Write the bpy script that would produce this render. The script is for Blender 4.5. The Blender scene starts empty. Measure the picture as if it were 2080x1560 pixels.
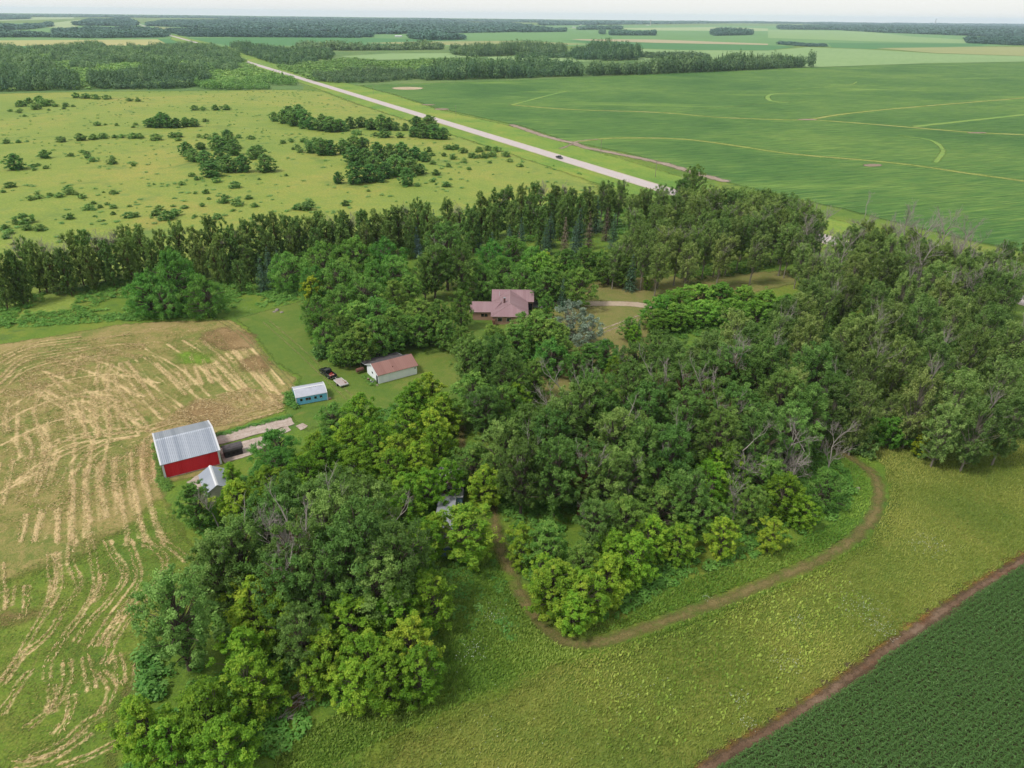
import bpy, math, random
import numpy as np
from mathutils import Vector
random.seed(7)
RNG = np.random.default_rng(11)
SC = bpy.context.scene
COL = SC.collection
R_ = math.radians

# ------------------------------------------------------------------ camera
F, CH, PITCH, ROLL = 1442.0, 80.0, R_(27.45), 0.0115
_r0 = np.array([1.0, 0, 0]); _u0 = np.array([0, math.sin(PITCH), math.cos(PITCH)])
CW = np.array([0, math.cos(PITCH), -math.sin(PITCH)])
CR = math.cos(ROLL) * _r0 + math.sin(ROLL) * _u0
CU = -math.sin(ROLL) * _r0 + math.cos(ROLL) * _u0
CC = np.array([0, 0, CH])


def at(x, y, z=0.0):
    """world point at height z seen at photo pixel (x, y)"""
    d = CW + CR * (x - 1040) / F - CU * (y - 780) / F
    if d[2] > -0.0035:
        d[2] = -0.0035
    return CC + d * ((z - CH) / d[2])


def proj(p):
    v = np.asarray(p, float) - CC
    z = v @ CW
    return 1040 + F * (v @ CR) / z, 780 - F * (v @ CU) / z, z


cam = bpy.data.cameras.new("camera")
cam.sensor_width = 36.0
cam.lens = 36.0 * F / 2080.0
cam.clip_start = 0.5
cam.clip_end = 90000
camo = bpy.data.objects.new("camera", cam)
COL.objects.link(camo)
from mathutils import Matrix
camo.matrix_world = Matrix(((CR[0], CU[0], -CW[0], CC[0]), (CR[1], CU[1], -CW[1], CC[1]), (CR[2], CU[2], -CW[2], CC[2]), (0, 0, 0, 1)))
SC.camera = camo

# ------------------------------------------------------------------ light
SUN_DIR = np.array([-0.46, -0.26, 0.85]); SUN_DIR /= np.linalg.norm(SUN_DIR)
w = bpy.data.worlds.new("World"); SC.world = w; w.use_nodes = True
nt = w.node_tree
sky = nt.nodes.new("ShaderNodeTexSky"); sky.sky_type = 'NISHITA'; sky.sun_disc = False
sky.sun_elevation = math.asin(SUN_DIR[2]); sky.sun_rotation = math.atan2(SUN_DIR[0], SUN_DIR[1])
sky.air_density = 1.0; sky.dust_density = 2.0; sky.ozone_density = 1.0; sky.altitude = 300
bg = nt.nodes["Background"]; bg.inputs[1].default_value = 0.12
# thin bright overcast: the clear sky veiled by a white cloud layer
veil = nt.nodes.new("ShaderNodeMix"); veil.data_type = 'RGBA'; veil.inputs[0].default_value = 0.74
veil.inputs[7].default_value = (5.9, 5.85, 5.7, 1)
nt.links.new(sky.outputs[0], veil.inputs[6]); nt.links.new(veil.outputs[2], bg.inputs[0])
sl = bpy.data.lights.new("sun", 'SUN'); sl.energy = 2.1; sl.angle = R_(11); sl.color = (1.0, 0.96, 0.90)
so = bpy.data.objects.new("sun", sl); COL.objects.link(so)
so.rotation_euler = Vector(SUN_DIR).to_track_quat('Z', 'Y').to_euler()
so.location = (0, 0, 300)
SC.view_settings.view_transform = 'Standard'
SC.view_settings.look = 'None'
SC.view_settings.exposure = 0.6
SC.cycles.use_denoising = True
SC.cycles.max_bounces = 6
SC.cycles.diffuse_bounces = 3
SC.cycles.transparent_max_bounces = 12
SC.cycles.volume_bounces = 1

# ------------------------------------------------------------------ materials
G = 1.7


def C(h, g=None):
    """photo colour (hex) -> base colour"""
    v = [int(h[i:i + 2], 16) / 255 for i in (0, 2, 4)]
    v = [(x / 12.92 if x <= 0.04045 else ((x + 0.055) / 1.055) ** 2.4) / (g or G) for x in v]
    return (v[0], v[1], v[2], 1)


class NT:
    def __init__(s, name):
        s.m = bpy.data.materials.new(name); s.m.use_nodes = True
        s.t = s.m.node_tree
        s.b = s.t.nodes["Principled BSDF"]; s.out = s.t.nodes["Material Output"]
        s.b.inputs["Roughness"].default_value = 0.9
        s.b.inputs["Specular IOR Level"].default_value = 0.25
        s._co = None

    def n(s, typ, **k):
        x = s.t.nodes.new(typ)
        for a, v in k.items():
            setattr(x, a, v)
        return x

    def put(s, sock, v):
        if isinstance(v, (int, float, tuple, list)):
            sock.default_value = v
        else:
            s.t.links.new(v, sock)

    def co(s, obj=False):
        if obj:
            return s.n("ShaderNodeTexCoord").outputs["Object"]
        if s._co is None:
            s._co = s.n("ShaderNodeNewGeometry").outputs["Position"]
        return s._co

    def map(s, vec, scale=(1, 1, 1), rot=0.0):
        x = s.n("ShaderNodeMapping")
        s.put(x.inputs[0], vec)
        if rot:   # turn the frame first, then stretch along it
            x.vector_type = 'TEXTURE'; scale = tuple(1.0 / q for q in scale)
        x.inputs["Rotation"].default_value = (0, 0, rot)
        x.inputs["Scale"].default_value = scale
        return x.outputs[0]

    def noise(s, vec, scale, detail=4, rough=0.6, dist=0.0):
        x = s.n("ShaderNodeTexNoise")
        s.put(x.inputs["Vector"], vec)
        x.inputs["Scale"].default_value = scale; x.inputs["Detail"].default_value = detail
        x.inputs["Roughness"].default_value = rough; x.inputs["Distortion"].default_value = dist
        return x.outputs[0]

    def ramp(s, fac, *stops):
        x = s.n("ShaderNodeValToRGB"); e = x.color_ramp.elements
        while len(e) < len(stops):
            e.new(0.5)
        for i, (p, c) in enumerate(stops):
            e[i].position = p
            e[i].color = c if not isinstance(c, (int, float)) else (c, c, c, 1)
        s.put(x.inputs[0], fac)
        return x.outputs[0]

    def mix(s, fac, a, b, mode='MIX'):
        x = s.n("ShaderNodeMix", data_type='RGBA', blend_type=mode)
        s.put(x.inputs[0], fac); s.put(x.inputs[6], a); s.put(x.inputs[7], b)
        return x.outputs[2]

    def math(s, op, a, b=0.0, c=None):
        x = s.n("ShaderNodeMath", operation=op)
        s.put(x.inputs[0], a); s.put(x.inputs[1], b)
        if c is not None:
            s.put(x.inputs[2], c)
        return x.outputs[0]

    def attr(s, name):
        return s.n("ShaderNodeAttribute", attribute_name=name).outputs["Fac"]

    def color(s, c):
        s.put(s.b.inputs["Base Color"], c); return s

    def bump(s, h, dist=0.1, strength=1.0):
        x = s.n("ShaderNodeBump"); x.inputs["Strength"].default_value = strength; x.inputs["Distance"].default_value = dist
        s.put(x.inputs["Height"], h); s.put(s.b.inputs["Normal"], x.outputs[0]); return s

    def fringe(s, soft=1.0, amp=2.0, scale=0.6):
        """ragged edge: the sheet ends where its signed edge distance plus noise falls below zero"""
        n = s.noise(s.co(), scale, 4, 0.65)
        d = s.math('ADD', s.attr("edge"), s.math('MULTIPLY', s.math('SUBTRACT', n, 0.5), amp * 2))
        a = s.math('DIVIDE', d, soft)
        x = s.n("ShaderNodeClamp"); s.put(x.inputs[0], a)
        s.put(s.b.inputs["Alpha"], x.outputs[0])
        return s


def simple(name, c, rough=0.7, var=0.12, scale=3.0, metal=0.0, spec=0.3, streak=None):
    s = NT(name)
    cc = C(c) if isinstance(c, str) else c
    v = s.map(s.co(True), streak) if streak else s.co(True)
    n = s.noise(v, scale, 5, 0.65)
    f = s.ramp(n, (0.25, 1 - var * 1.6), (0.75, 1 + var))
    s.color(s.mix(1.0, cc, f, 'MULTIPLY'))
    s.b.inputs["Roughness"].default_value = rough; s.b.inputs["Metallic"].default_value = metal
    s.b.inputs["Specular IOR Level"].default_value = spec
    return s.m


LG = 0.93


def leaf_mat(name, dark, mid, light, trans=0.3):
    s = NT(name)
    oi = s.n("ShaderNodeObjectInfo").outputs["Random"]
    f = s.math('ADD', s.math('MULTIPLY', s.attr("tint"), 0.66), s.math('MULTIPLY', oi, 0.34))
    c = s.ramp(f, (0.08, C(dark, LG)), (0.5, C(mid, LG)), (0.95, C(light, LG)))
    hsv = s.n("ShaderNodeHueSaturation")
    s.put(hsv.inputs["Hue"], s.math('ADD', 0.485, s.math('MULTIPLY', s.math('FRACT', s.math('MULTIPLY', oi, 7.3)), 0.03)))
    s.put(hsv.inputs["Value"], s.math('ADD', 0.86, s.math('MULTIPLY', s.math('FRACT', s.math('MULTIPLY', oi, 13.7)), 0.28)))
    s.put(hsv.inputs["Color"], c); c = hsv.outputs[0]
    s.color(c)
    s.b.inputs["Roughness"].default_value = 0.62; s.b.inputs["Specular IOR Level"].default_value = 0.18
    tr = s.n("ShaderNodeBsdfTranslucent"); s.put(tr.inputs[0], s.mix(1.0, c, (1.0, 1.15, 0.55, 1), 'MULTIPLY'))
    mx = s.n("ShaderNodeMixShader"); mx.inputs[0].default_value = trans
    s.t.links.new(s.b.outputs[0], mx.inputs[1]); s.t.links.new(tr.outputs[0], mx.inputs[2])
    s.t.links.new(mx.outputs[0], s.out.inputs[0])
    return s.m


# ------------------------------------------------------------------ mesh helpers
def fast_mesh(name, verts, faces, mat=None, tint=None, smooth=False, edge=None):
    """faces: (n,4) or (n,3) int array"""
    verts = np.asarray(verts, np.float32); faces = np.asarray(faces, np.int32)
    k = faces.shape[1]
    me = bpy.data.meshes.new(name)
    me.vertices.add(len(verts)); me.vertices.foreach_set("co", verts.ravel())
    me.loops.add(faces.size); me.loops.foreach_set("vertex_index", faces.ravel())
    me.polygons.add(len(faces)); me.polygons.foreach_set("loop_start", np.arange(len(faces), dtype=np.int32) * k)
    if smooth:
        me.polygons.foreach_set("use_smooth", np.ones(len(faces), bool))
    if mat:
        me.materials.append(mat)
    me.update(calc_edges=True)
    if tint is not None:
        a = me.attributes.new("tint", 'FLOAT', 'FACE'); a.data.foreach_set("value", np.asarray(tint, np.float32))
    if edge is not None:
        a = me.attributes.new("edge", 'FLOAT', 'POINT'); a.data.foreach_set("value", np.asarray(edge, np.float32))
    return me


class MB:
    """collects quads / polygons for ONE part"""
    def __init__(s):
        s.v = []; s.f = []

    def poly(s, pts):
        i = len(s.v); s.v += [tuple(p) for p in pts]; s.f.append(list(range(i, i + len(pts)))); return s

    def box(s, x0, x1, y0, y1, z0, z1):
        i = len(s.v)
        s.v += [(x, y, z) for z in (z0, z1) for x, y in ((x0, y0), (x1, y0), (x1, y1), (x0, y1))]
        s.f += [[i + a for a in q] for q in ((3, 2, 1, 0), (4, 5, 6, 7), (0, 1, 5, 4), (1, 2, 6, 5), (2, 3, 7, 6), (3, 0, 4, 7))]
        return s

    def prism(s, prof, x0, x1, axis='x'):
        """profile of (a, z) points extruded along an axis"""
        i = len(s.v); n = len(prof)
        for x in (x0, x1):
            for a, z in prof:
                s.v.append((x, a, z) if axis == 'x' else (a, x, z))
        s.f.append([i + k for k in range(n)][::-1]); s.f.append([i + n + k for k in range(n)])
        for k in range(n):
            s.f.append([i + k, i + (k + 1) % n, i + n + (k + 1) % n, i + n + k])
        return s

    def slab(s, p, t=0.06):
        """thin plate with top polygon p, thickness t below"""
        i = len(s.v); n = len(p)
        s.v += [tuple(q) for q in p] + [(q[0], q[1], q[2] - t) for q in p]
        s.f.append([i + k for k in range(n)]); s.f.append([i + n + k for k in range(n)][::-1])
        for k in range(n):
            s.f.append([i + (k + 1) % n, i + k, i + n + k, i + n + (k + 1) % n])
        return s

    def tube(s, pts, r, sides=8, cap=True):
        pts = [Vector(p) for p in pts]; rr = r if isinstance(r, (list, tuple)) else [r] * len(pts)
        i0 = len(s.v)
        for k, p in enumerate(pts):
            d = (pts[min(k + 1, len(pts) - 1)] - pts[max(k - 1, 0)]).normalized()
            a = d.cross(Vector((0, 0, 1)) if abs(d.z) < 0.9 else Vector((1, 0, 0))).normalized(); b = d.cross(a)
            for j in range(sides):
                t = 2 * math.pi * j / sides
                s.v.append(tuple(p + rr[k] * (a * math.cos(t) + b * math.sin(t))))
        for k in range(len(pts) - 1):
            for j in range(sides):
                a = i0 + k * sides + j; b = i0 + k * sides + (j + 1) % sides
                s.f.append([a, b, b + sides, a + sides])
        if cap:
            s.f.append([i0 + j for j in range(sides)][::-1]); s.f.append([i0 + (len(pts) - 1) * sides + j for j in range(sides)])
        return s

    def build(s, name, mat, parent=None, bevel=0.0, smooth=False, loc=None):
        me = bpy.data.meshes.new(name)
        me.from_pydata(s.v, [], s.f)
        me.materials.append(mat)
        if smooth:
            me.polygons.foreach_set("use_smooth", [True] * len(me.polygons))
        me.update()
        o = bpy.data.objects.new(name, me); COL.objects.link(o)
        if bevel:
            b = o.modifiers.new("bevel", 'BEVEL'); b.width = bevel; b.segments = 2; b.limit_method = 'ANGLE'
        if parent:
            o.parent = parent
        if loc is not None:
            o.location = loc
        return o


def thing(name, label, cat, loc=(0, 0, 0), rz=0.0, group=None):
    o = bpy.data.objects.new(name, None); COL.objects.link(o)
    o.location = loc; o.rotation_euler = (0, 0, rz); o.empty_display_size = 0.5
    o["label"] = label; o["category"] = cat
    if group: o["group"] = group
    return o


def tag(o, label=None, cat=None, group=None, kind=None):
    for k, v in (("label", label), ("category", cat), ("group", group), ("kind", kind)):
        if v: o[k] = v
    return o


def link(name, me, parent=None):
    o = bpy.data.objects.new(name, me); COL.objects.link(o)
    if parent: o.parent = parent
    return o


# ------------------------------------------------------------------ polygons and ground sheets
def wpoly(px):
    return np.array([at(x, y)[:2] for x, y in px])


def sdist(pts, poly):
    """signed distance, positive inside"""
    pts = np.asarray(pts, float); inside = np.zeros(len(pts), bool); dmin = np.full(len(pts), 1e18)
    n = len(poly)
    for i in range(n):
        a = poly[i]; b = poly[(i + 1) % n]
        ab = b - a; t = np.clip(((pts - a) @ ab) / max(ab @ ab, 1e-9), 0, 1)
        dmin = np.minimum(dmin, ((pts - a - t[:, None] * ab) ** 2).sum(1))
        c = (a[1] > pts[:, 1]) != (b[1] > pts[:, 1])
        with np.errstate(divide='ignore', invalid='ignore'):
            xx = (b[0] - a[0]) * (pts[:, 1] - a[1]) / (b[1] - a[1]) + a[0]
        inside ^= c & (pts[:, 0] < xx)
    d = np.sqrt(dmin)
    return np.where(inside, d, -d)


def linedist(pts, line):
    pts = np.asarray(pts, float); dmin = np.full(len(pts), 1e18)
    for a, b in zip(line[:-1], line[1:]):
        ab = b - a; t = np.clip(((pts - a) @ ab) / max(ab @ ab, 1e-9), 0, 1)
        dmin = np.minimum(dmin, ((pts - a - t[:, None] * ab) ** 2).sum(1))
    return np.sqrt(dmin)


def grid_sheet(name, fn, bbox, res, z, mat, margin):
    x0, x1, y0, y1 = bbox
    nx = int((x1 - x0) / res) + 2; ny = int((y1 - y0) / res) + 2
    gx, gy = np.meshgrid(x0 + np.arange(nx) * res, y0 + np.arange(ny) * res)
    p = np.c_[gx.ravel(), gy.ravel()]
    d = fn(p)
    idx = np.arange(nx * ny).reshape(ny, nx)
    q = np.c_[idx[:-1, :-1].ravel(), idx[:-1, 1:].ravel(), idx[1:, 1:].ravel(), idx[1:, :-1].ravel()]
    q = q[d[q].max(1) > -margin]
    used, inv = np.unique(q, return_inverse=True)
    me = fast_mesh(name, np.c_[p[used], np.full(len(used), z)], inv.reshape(-1, 4), mat, edge=d[used])
    o = link(name, me); o["kind"] = "structure"
    return o


def sheet(name, px, res, z, mat, margin=3.0, world=None):
    poly = wpoly(px) if world is None else np.asarray(world, float)
    m = margin
    bb = (poly[:, 0].min() - m, poly[:, 0].max() + m, poly[:, 1].min() - m, poly[:, 1].max() + m)
    return grid_sheet(name, lambda p: sdist(p, poly), bb, res, z, mat, margin)


def spline(px, step=1.0, world=False):
    """smooth world polyline through photo pixels"""
    P = np.array(px, float) if world else wpoly(px)
    out = []
    for i in range(len(P) - 1):
        p0 = P[max(i - 1, 0)]; p1 = P[i]; p2 = P[i + 1]; p3 = P[min(i + 2, len(P) - 1)]
        n = max(2, int(np.linalg.norm(p2 - p1) / step))
        for t in np.arange(n) / n:
            out.append(0.5 * (2 * p1 + (p2 - p0) * t + (2 * p0 - 5 * p1 + 4 * p2 - p3) * t * t + (3 * p1 - p0 - 3 * p2 + p3) * t ** 3))
    out.append(P[-1])
    return np.array(out)


def strip_sheet(name, px, width, res, z, mat, margin=2.0):
    line = spline(px, max(1.0, width * 1.5))
    m = width / 2 + margin
    bb = (line[:, 0].min() - m, line[:, 0].max() + m, line[:, 1].min() - m, line[:, 1].max() + m)
    return grid_sheet(name, lambda p: width / 2 - linedist(p, line), bb, res, z, mat, margin)


def grass(name, a, b, c, big=0.05, mid=0.5, fine=3.0, bump=0.25, fr=None, extra=None, streak=None, straw=False):
    """three greens mixed at three scales"""
    s = NT(name)
    p = s.map(s.co(), streak[0], streak[1]) if streak else s.co()
    n1 = s.noise(s.co(), big, 5, 0.62, 0.6); n2 = s.noise(p, mid, 5, 0.7); n3 = s.noise(p, fine, 3, 0.7)
    f = s.math('ADD', s.math('MULTIPLY', n1, 0.55), s.math('ADD', s.math('MULTIPLY', n2, 0.30), s.math('MULTIPLY', n3, 0.15)))
    col = s.ramp(f, (0.36, C(a)), (0.50, C(b)), (0.64, C(c)))
    v = s.ramp(n3, (0.25, 0.70), (0.7, 1.22))
    col = s.mix(1.0, col, v, 'MULTIPLY')
    for ncol, sc, lo, hi in (extra or ()):
        m = s.ramp(s.noise(s.co(), sc, 5, 0.7, 0.5), (lo, 0), (hi, 1))
        col = s.mix(m, col, C(ncol))
    if straw: col = lay_straw(s, col)
    s.color(col)
    s.bump(s.math('ADD', s.math('MULTIPLY', n2, 0.6), s.math('MULTIPLY', n3, 0.5)), bump)
    if fr: s.fringe(*fr)
    return s.m

# ================================================================== GROUND
gl = sorted({s * v for v in (0, 60, 150, 300, 500, 900, 1600, 3000, 6000, 11000, 20000) for s in (-1, 1)})
gy = [v for v in gl if v >= -900]
vv = np.array([(x, y, 0) for y in gy for x in gl], float)
nx = len(gl)
ff = np.array([(j * nx + i, j * nx + i + 1, (j + 1) * nx + i + 1, (j + 1) * nx + i) for j in range(len(gy) - 1) for i in range(nx - 1)])
m_ground = grass("ground_grass", '58802a', '74922f', '929a3c', 0.035, 0.35, 2.6, 0.35, extra=(('587a36', 0.09, 0.55, 0.7),))
link("ground", fast_mesh("ground", vv, ff, m_ground))["kind"] = "structure"


def field(name, px, mat, z):
    p = wpoly(px)
    mb = MB(); mb.poly([(x, y, z) for x, y in p])
    o = mb.build(name, mat); o["kind"] = "structure"
    return o


def field_mat(name, c1, c2, rot, sc=0.01):
    s = NT(name)
    n = s.noise(s.map(s.co(), (sc, sc * 9, 1), rot), 1.0, 4, 0.6)
    n2 = s.noise(s.co(), 0.004, 4, 0.6)
    s.color(s.ramp(s.math('ADD', s.math('MULTIPLY', n, 0.5), s.math('MULTIPLY', n2, 0.5)), (0.35, C(c1)), (0.65, C(c2))))
    return s.m


# --- far fields (each a flat sheet on the plain, reaching toward the horizon)
fm = {k: field_mat("field_" + k, a, b, r) for k, a, b, r in (
    ('teal', '4c8848', '5a9250', 0.4), ('light', '8cae6a', '9ab876', 1.1), ('pale', 'a3b97c', 'b5c38c', 0.2), ('straw', 'b5b870', 'c8bf7e', 0.1),
    ('mid', '6b9a54', '7aa560', 0.8), ('buff', 'b9ac84', 'c4b890', 0.3), ('dry', '9aa766', 'b1b070', 0.6))}
FIELDS = [
    ('far_plain', [(-400, 45), (-400, 96), (2500, 92), (2500, 56)], 'mid'),
    ('far_field', [(-300, 84), (330, 80), (345, 92), (-300, 95)], 'straw'),
    ('far_field', [(320, 80), (350, 78), (402, 92), (392, 101), (-300, 101), (-300, 95.2), (345, 92.2)], 'teal'),
    ('far_field', [(60, 55), (100, 47), (165, 40), (165, 50), (150, 57)], 'pale'),
    ('far_field', [(-200, 40), (150, 34), (150, 38), (-200, 48)], 'pale'),
    ('far_field', [(380, 78), (480, 76.2), (700, 76.2), (935, 82), (870, 90), (700, 93), (460, 92)], 'teal'),
    ('far_field', [(735, 87.5), (870, 84), (1060, 83), (1120, 86), (1200, 90), (1000, 94), (930, 92.5), (860, 90.2)], 'dry'),
    ('far_field', [(940, 64), (1110, 62), (1330, 58), (1500, 62), (1560, 70), (1400, 74), (1220, 72), (1130, 80), (1040, 83), (935, 82)], 'mid'),
    ('far_field', [(560, 59), (700, 59), (745, 66), (740, 68.5), (660, 67), (660, 62), (560, 61)], 'pale'),
    ('far_field', [(315, 54), (370, 57), (372, 60), (320, 61)], 'dry'),
    ('far_field', [(1110, 58), (1260, 57), (1460, 55), (1560, 58), (1560, 63), (1330, 62), (1260, 59)], 'pale'),
    ('far_field', [(1160, 79.6), (1330, 80.3), (1560, 89), (1560, 91.5), (1330, 87), (1180, 82)], 'buff'),
    ('far_field', [(1140, 82), (1180, 82.4), (1330, 87.4), (1560, 92), (1620, 95), (1560, 102.5), (1380, 101.5), (1290, 98)], 'teal'),
    ('far_field', [(1560, 60), (1760, 64), (1850, 74), (1980, 82), (1960, 88), (1760, 84), (1560, 77)], 'light'),
    ('far_field', [(1560, 77.3), (1760, 84.3), (1960, 88.3), (2060, 93), (1800, 99), (1700, 97), (1560, 88.5)], 'mid'),
    ('far_field', [(1680, 87), (2020, 89), (1990, 94), (1770, 100), (1690, 97)], 'teal'),
    ('far_field', [(1780, 98), (1990, 95), (2400, 96), (2400, 112), (2080, 114), (1900, 108)], 'dry'),
    ('far_field', [(1290, 99), (1380, 102), (1560, 103), (1640, 96), (1760, 100.5), (1900, 109), (2080, 114.5), (2600, 118), (2600, 124), (2080, 125.5), (1880, 129), (1650, 137), (1300, 135)], 'light'),
    ('far_field', [(690, 115), (790, 109), (930, 108), (960, 116), (850, 121), (760, 122)], 'light'),
    ('far_field', [(990, 116), (1180, 112), (1330, 118), (1180, 126), (1000, 130)], 'light'),
]
for i, (nm, px, k) in enumerate(FIELDS):
    field(nm, px, fm[k], 0.06 + 0.02 * i)

# --- woodland floor (rough marshy scrub between the road and the soybean field, and at the back of the meadow)
m_marsh = grass("marsh_grass", '4f7a3c', '6d8f4a', '8f9f58', 0.012, 0.12, 0.9, 0.8)
field("marsh", [(590, 170), (470, 106), (560, 100), (700, 96), (1100, 96), (1300, 112), (1650, 137), (1180, 158), (1050, 163), (720, 174), (655, 178)], m_marsh, 0.03)
field("woodland_floor", [(-500, 98), (0, 101), (350, 97), (440, 98), (500, 124), (560, 152), (618, 176), (615, 182), (420, 184), (185, 186), (0, 191), (-500, 200)], m_marsh, 0.032)

# --- meadow
m_meadow = grass("meadow_grass", '7c9a3c', '96a746', 'b2ac52', 0.008, 0.09, 1.0, 0.5, fr=(6, 6, 0.08),
                 extra=(('b59f52', 0.011, 0.60, 0.78), ('738f40', 0.03, 0.56, 0.70), ('8aa04a', 0.15, 0.55, 0.68), ('a9b070', 0.05, 0.66, 0.8)))
MEADOW = [(-500, 205), (0, 190), (185, 186), (420, 184), (615, 182), (660, 186), (735, 212), (1010, 300), (1205, 362), (1240, 395), (900, 470), (500, 520), (150, 640), (0, 670), (-500, 760)]
sheet("meadow", MEADOW, 8, 0.05, m_meadow, 8)

# --- soybean field
s = NT("soybean_rows")
rows = s.map(s.co(), (0.035, 0.6, 1), R_(20))
n1 = s.noise(s.co(), 0.006, 5, 0.6, 0.5); n2 = s.noise(rows, 1.0, 4, 0.75); n3 = s.noise(s.map(s.co(), (0.05, 0.9, 1), R_(21)), 1.0, 4, 0.75)
base = s.ramp(s.math('ADD', s.math('MULTIPLY', n1, 0.35), s.math('MULTIPLY', n2, 0.65)), (0.41, C('40702a')), (0.5, C('5a8836')), (0.6, C('80a044')))
yel = s.ramp(s.noise(s.map(s.co(), (0.5, 1.7, 1), 0.1), 0.009, 4, 0.65, 0.5), (0.56, 0), (0.72, 0.8))
base = s.mix(yel, base, C('8eb04a'))
s.color(s.mix(1.0, base, s.ramp(n3, (0.32, 0.66), (0.68, 1.3)), 'MULTIPLY'))
s.bump(s.math('ADD', n2, s.math('MULTIPLY', n3, 0.6)), 0.9)
s.fringe(5, 3, 0.12)
SOY = [(722, 173), (1050, 163), (1180, 157), (1640, 137), (1880, 128.5), (2080, 125), (2900, 112), (3600, 900), (2500, 640), (2080, 515), (1960, 490), (1700, 425), (1520, 385), (1400, 350), (1270, 312), (1140, 286), (1060, 258), (880, 219), (790, 190)]
sheet("soybean_field", SOY, 14, 0.08, s.m, 8)
m_track = grass("track_grass", '8ca648', 'a0ae50', 'b4b46c', 0.02, 0.15, 1.0, 0.2, fr=(3.4, 2.4, 0.10))
m_track2 = grass("thin_crop", '6f9f45', '86a94a', '9fb052', 0.02, 0.15, 1.0, 0.2, fr=(1.6, 1.4, 0.08))
TRACKS = [
    ([(1150, 290), (1190, 286), (1240, 281), (1350, 281), (1420, 286), (1500, 297), (1600, 312), (1750, 325), (1850, 335), (1950, 350), (2080, 368), (2300, 400)], 8, m_track),
    ([(1040, 213), (1150, 222), (1345, 229), (1450, 238), (1580, 243), (1640, 243), (1720, 231), (1850, 218), (2080, 199), (2300, 180)], 8.5, m_track),
    ([(1640, 243), (1740, 250), (1840, 258), (1960, 268), (2080, 274), (2300, 281)], 9, m_track),
    ([(1860, 257), (1960, 246), (2080, 233), (2300, 208)], 8, m_track2),
    ([(1640, 190), (1580, 190), (1560, 195), (1566, 205), (1600, 209)], 7, m_track2),
    ([(1345, 229), (1420, 222), (1560, 210), (1640, 203)], 3, m_track2),
    ([(1040, 213), (1090, 200), (1130, 190), (1150, 186)], 6, m_track2),
    ([(1610, 181), (1720, 173), (1740, 166)], 5, m_track2),
    ([(1900, 330), (1915, 305), (1890, 285), (1830, 276)], 5, m_track2),
]
for i, (px, wd, m) in enumerate(TRACKS):
    strip_sheet("field_track", px, wd, 2.0, 0.10 + 0.004 * i, m, 2.5)
m_sand = grass("sand", 'b9a184', 'cdb896', 'ddcba8', 0.05, 0.3, 1.5, 0.2, fr=(3, 2, 0.1))
m_bare = grass("bare_soil", '8f7c68', 'a28d77', 'b09b86', 0.05, 0.4, 2.0, 0.3, fr=(1.5, 1.6, 0.25))


def ellipse_px(cx, cy, rx, ry, n=22):
    return [(cx + rx * math.cos(2 * math.pi * k / n), cy + ry * math.sin(2 * math.pi * k / n)) for k in range(n)]


sheet("sand_patch", ellipse_px(828, 179.5, 34, 3.0), 2.0, 0.14, m_sand, 3)
for k, e in enumerate([(1772, 336, 22, 3.2), (897, 222, 17, 2.0), (870, 213, 16, 1.2), (1640, 243, 22, 1.5), (1985, 270, 22, 1.6)]):
    sheet("bare_patch", ellipse_px(*e), 1.2, 0.145, m_bare, 2)

# --- road ditch: dirt lane beside the field, grassy verges
m_lane = grass("lane_dirt", '9a8672', 'ab9884', 'bcab99', 0.05, 0.4, 2.0, 0.3, fr=(2.4, 3.2, 0.15))
strip_sheet("dirt_lane", [(1040, 254), (1075, 266), (1110, 278), (1150, 288), (1165, 291), (1190, 300), (1250, 312), (1300, 322), (1350, 333), (1400, 348), (1470, 368)], 8.5, 1.0, 0.16, m_lane, 3)
strip_sheet("dirt_lane", [(1140, 302), (1155, 296), (1168, 289), (1185, 285.5), (1215, 283)], 4.2, 1.0, 0.165, m_lane, 2)
m_verge = grass("verge_grass", '5f9034', '86a53c', 'a9ad48', 0.02, 0.12, 1.0, 0.4, fr=(4, 4, 0.1), streak=((0.4, 2.0, 1), R_(119)))
VERGE = [(350, 69), (430, 88), (640, 155), (722, 172), (800, 192), (900, 224), (1060, 260), (1160, 292), (1280, 326), (1420, 368), (1560, 408), (1740, 455), (2080, 545), (2400, 630), (2400, 760), (2030, 640), (1640, 520), (1200, 372), (1010, 306), (730, 214), (640, 180), (480, 124), (345, 80)]
sheet("verge", VERGE, 5, 0.12, m_verge, 6)

# --- highway: straight concrete carriageway with pale gravel shoulders and paint
A0 = at(1690, 483)[:2]; A1 = at(670, 175)[:2]
RD = (A1 - A0) / np.linalg.norm(A1 - A0); RN = np.array([-RD[1], RD[0]])
RC = at(1040, 291)[:2]
def rp(t, o): return RC + RD * t + RN * o
def road_strip(name, w0, w1, z, mat, t0=-620, t1=1000):
    mb = MB()
    ts = np.linspace(t0, t1, 60)
    far = [at(400, 87)[:2], at(345, 72)[:2], at(318, 62)[:2], at(285, 50)[:2], at(266, 43.5)[:2], at(256, 40.5)[:2]]
    pts = [(rp(t, w0), rp(t, w1)) for t in ts]
    prev = rp(t1, 0)
    for k, q in enumerate(far):
        d = (far[min(k + 1, len(far) - 1)] - (far[k - 1] if k else prev)); d = d / np.linalg.norm(d); n = np.array([-d[1], d[0]])
        pts.append((q + n * w0, q + n * w1))
    for (a, b), (c, d) in zip(pts[:-1], pts[1:]):
        mb.poly([(*b, z), (*a, z), (*c, z), (*d, z)])
    o = mb.build(name, mat); o["kind"] = "structure"; return o
s = NT("concrete_road")
n = s.noise(s.map(s.co(), (0.15, 3.0, 1), R_(119)), 0.6, 5, 0.7); n2 = s.noise(s.co(), 6, 3, 0.6)
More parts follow.
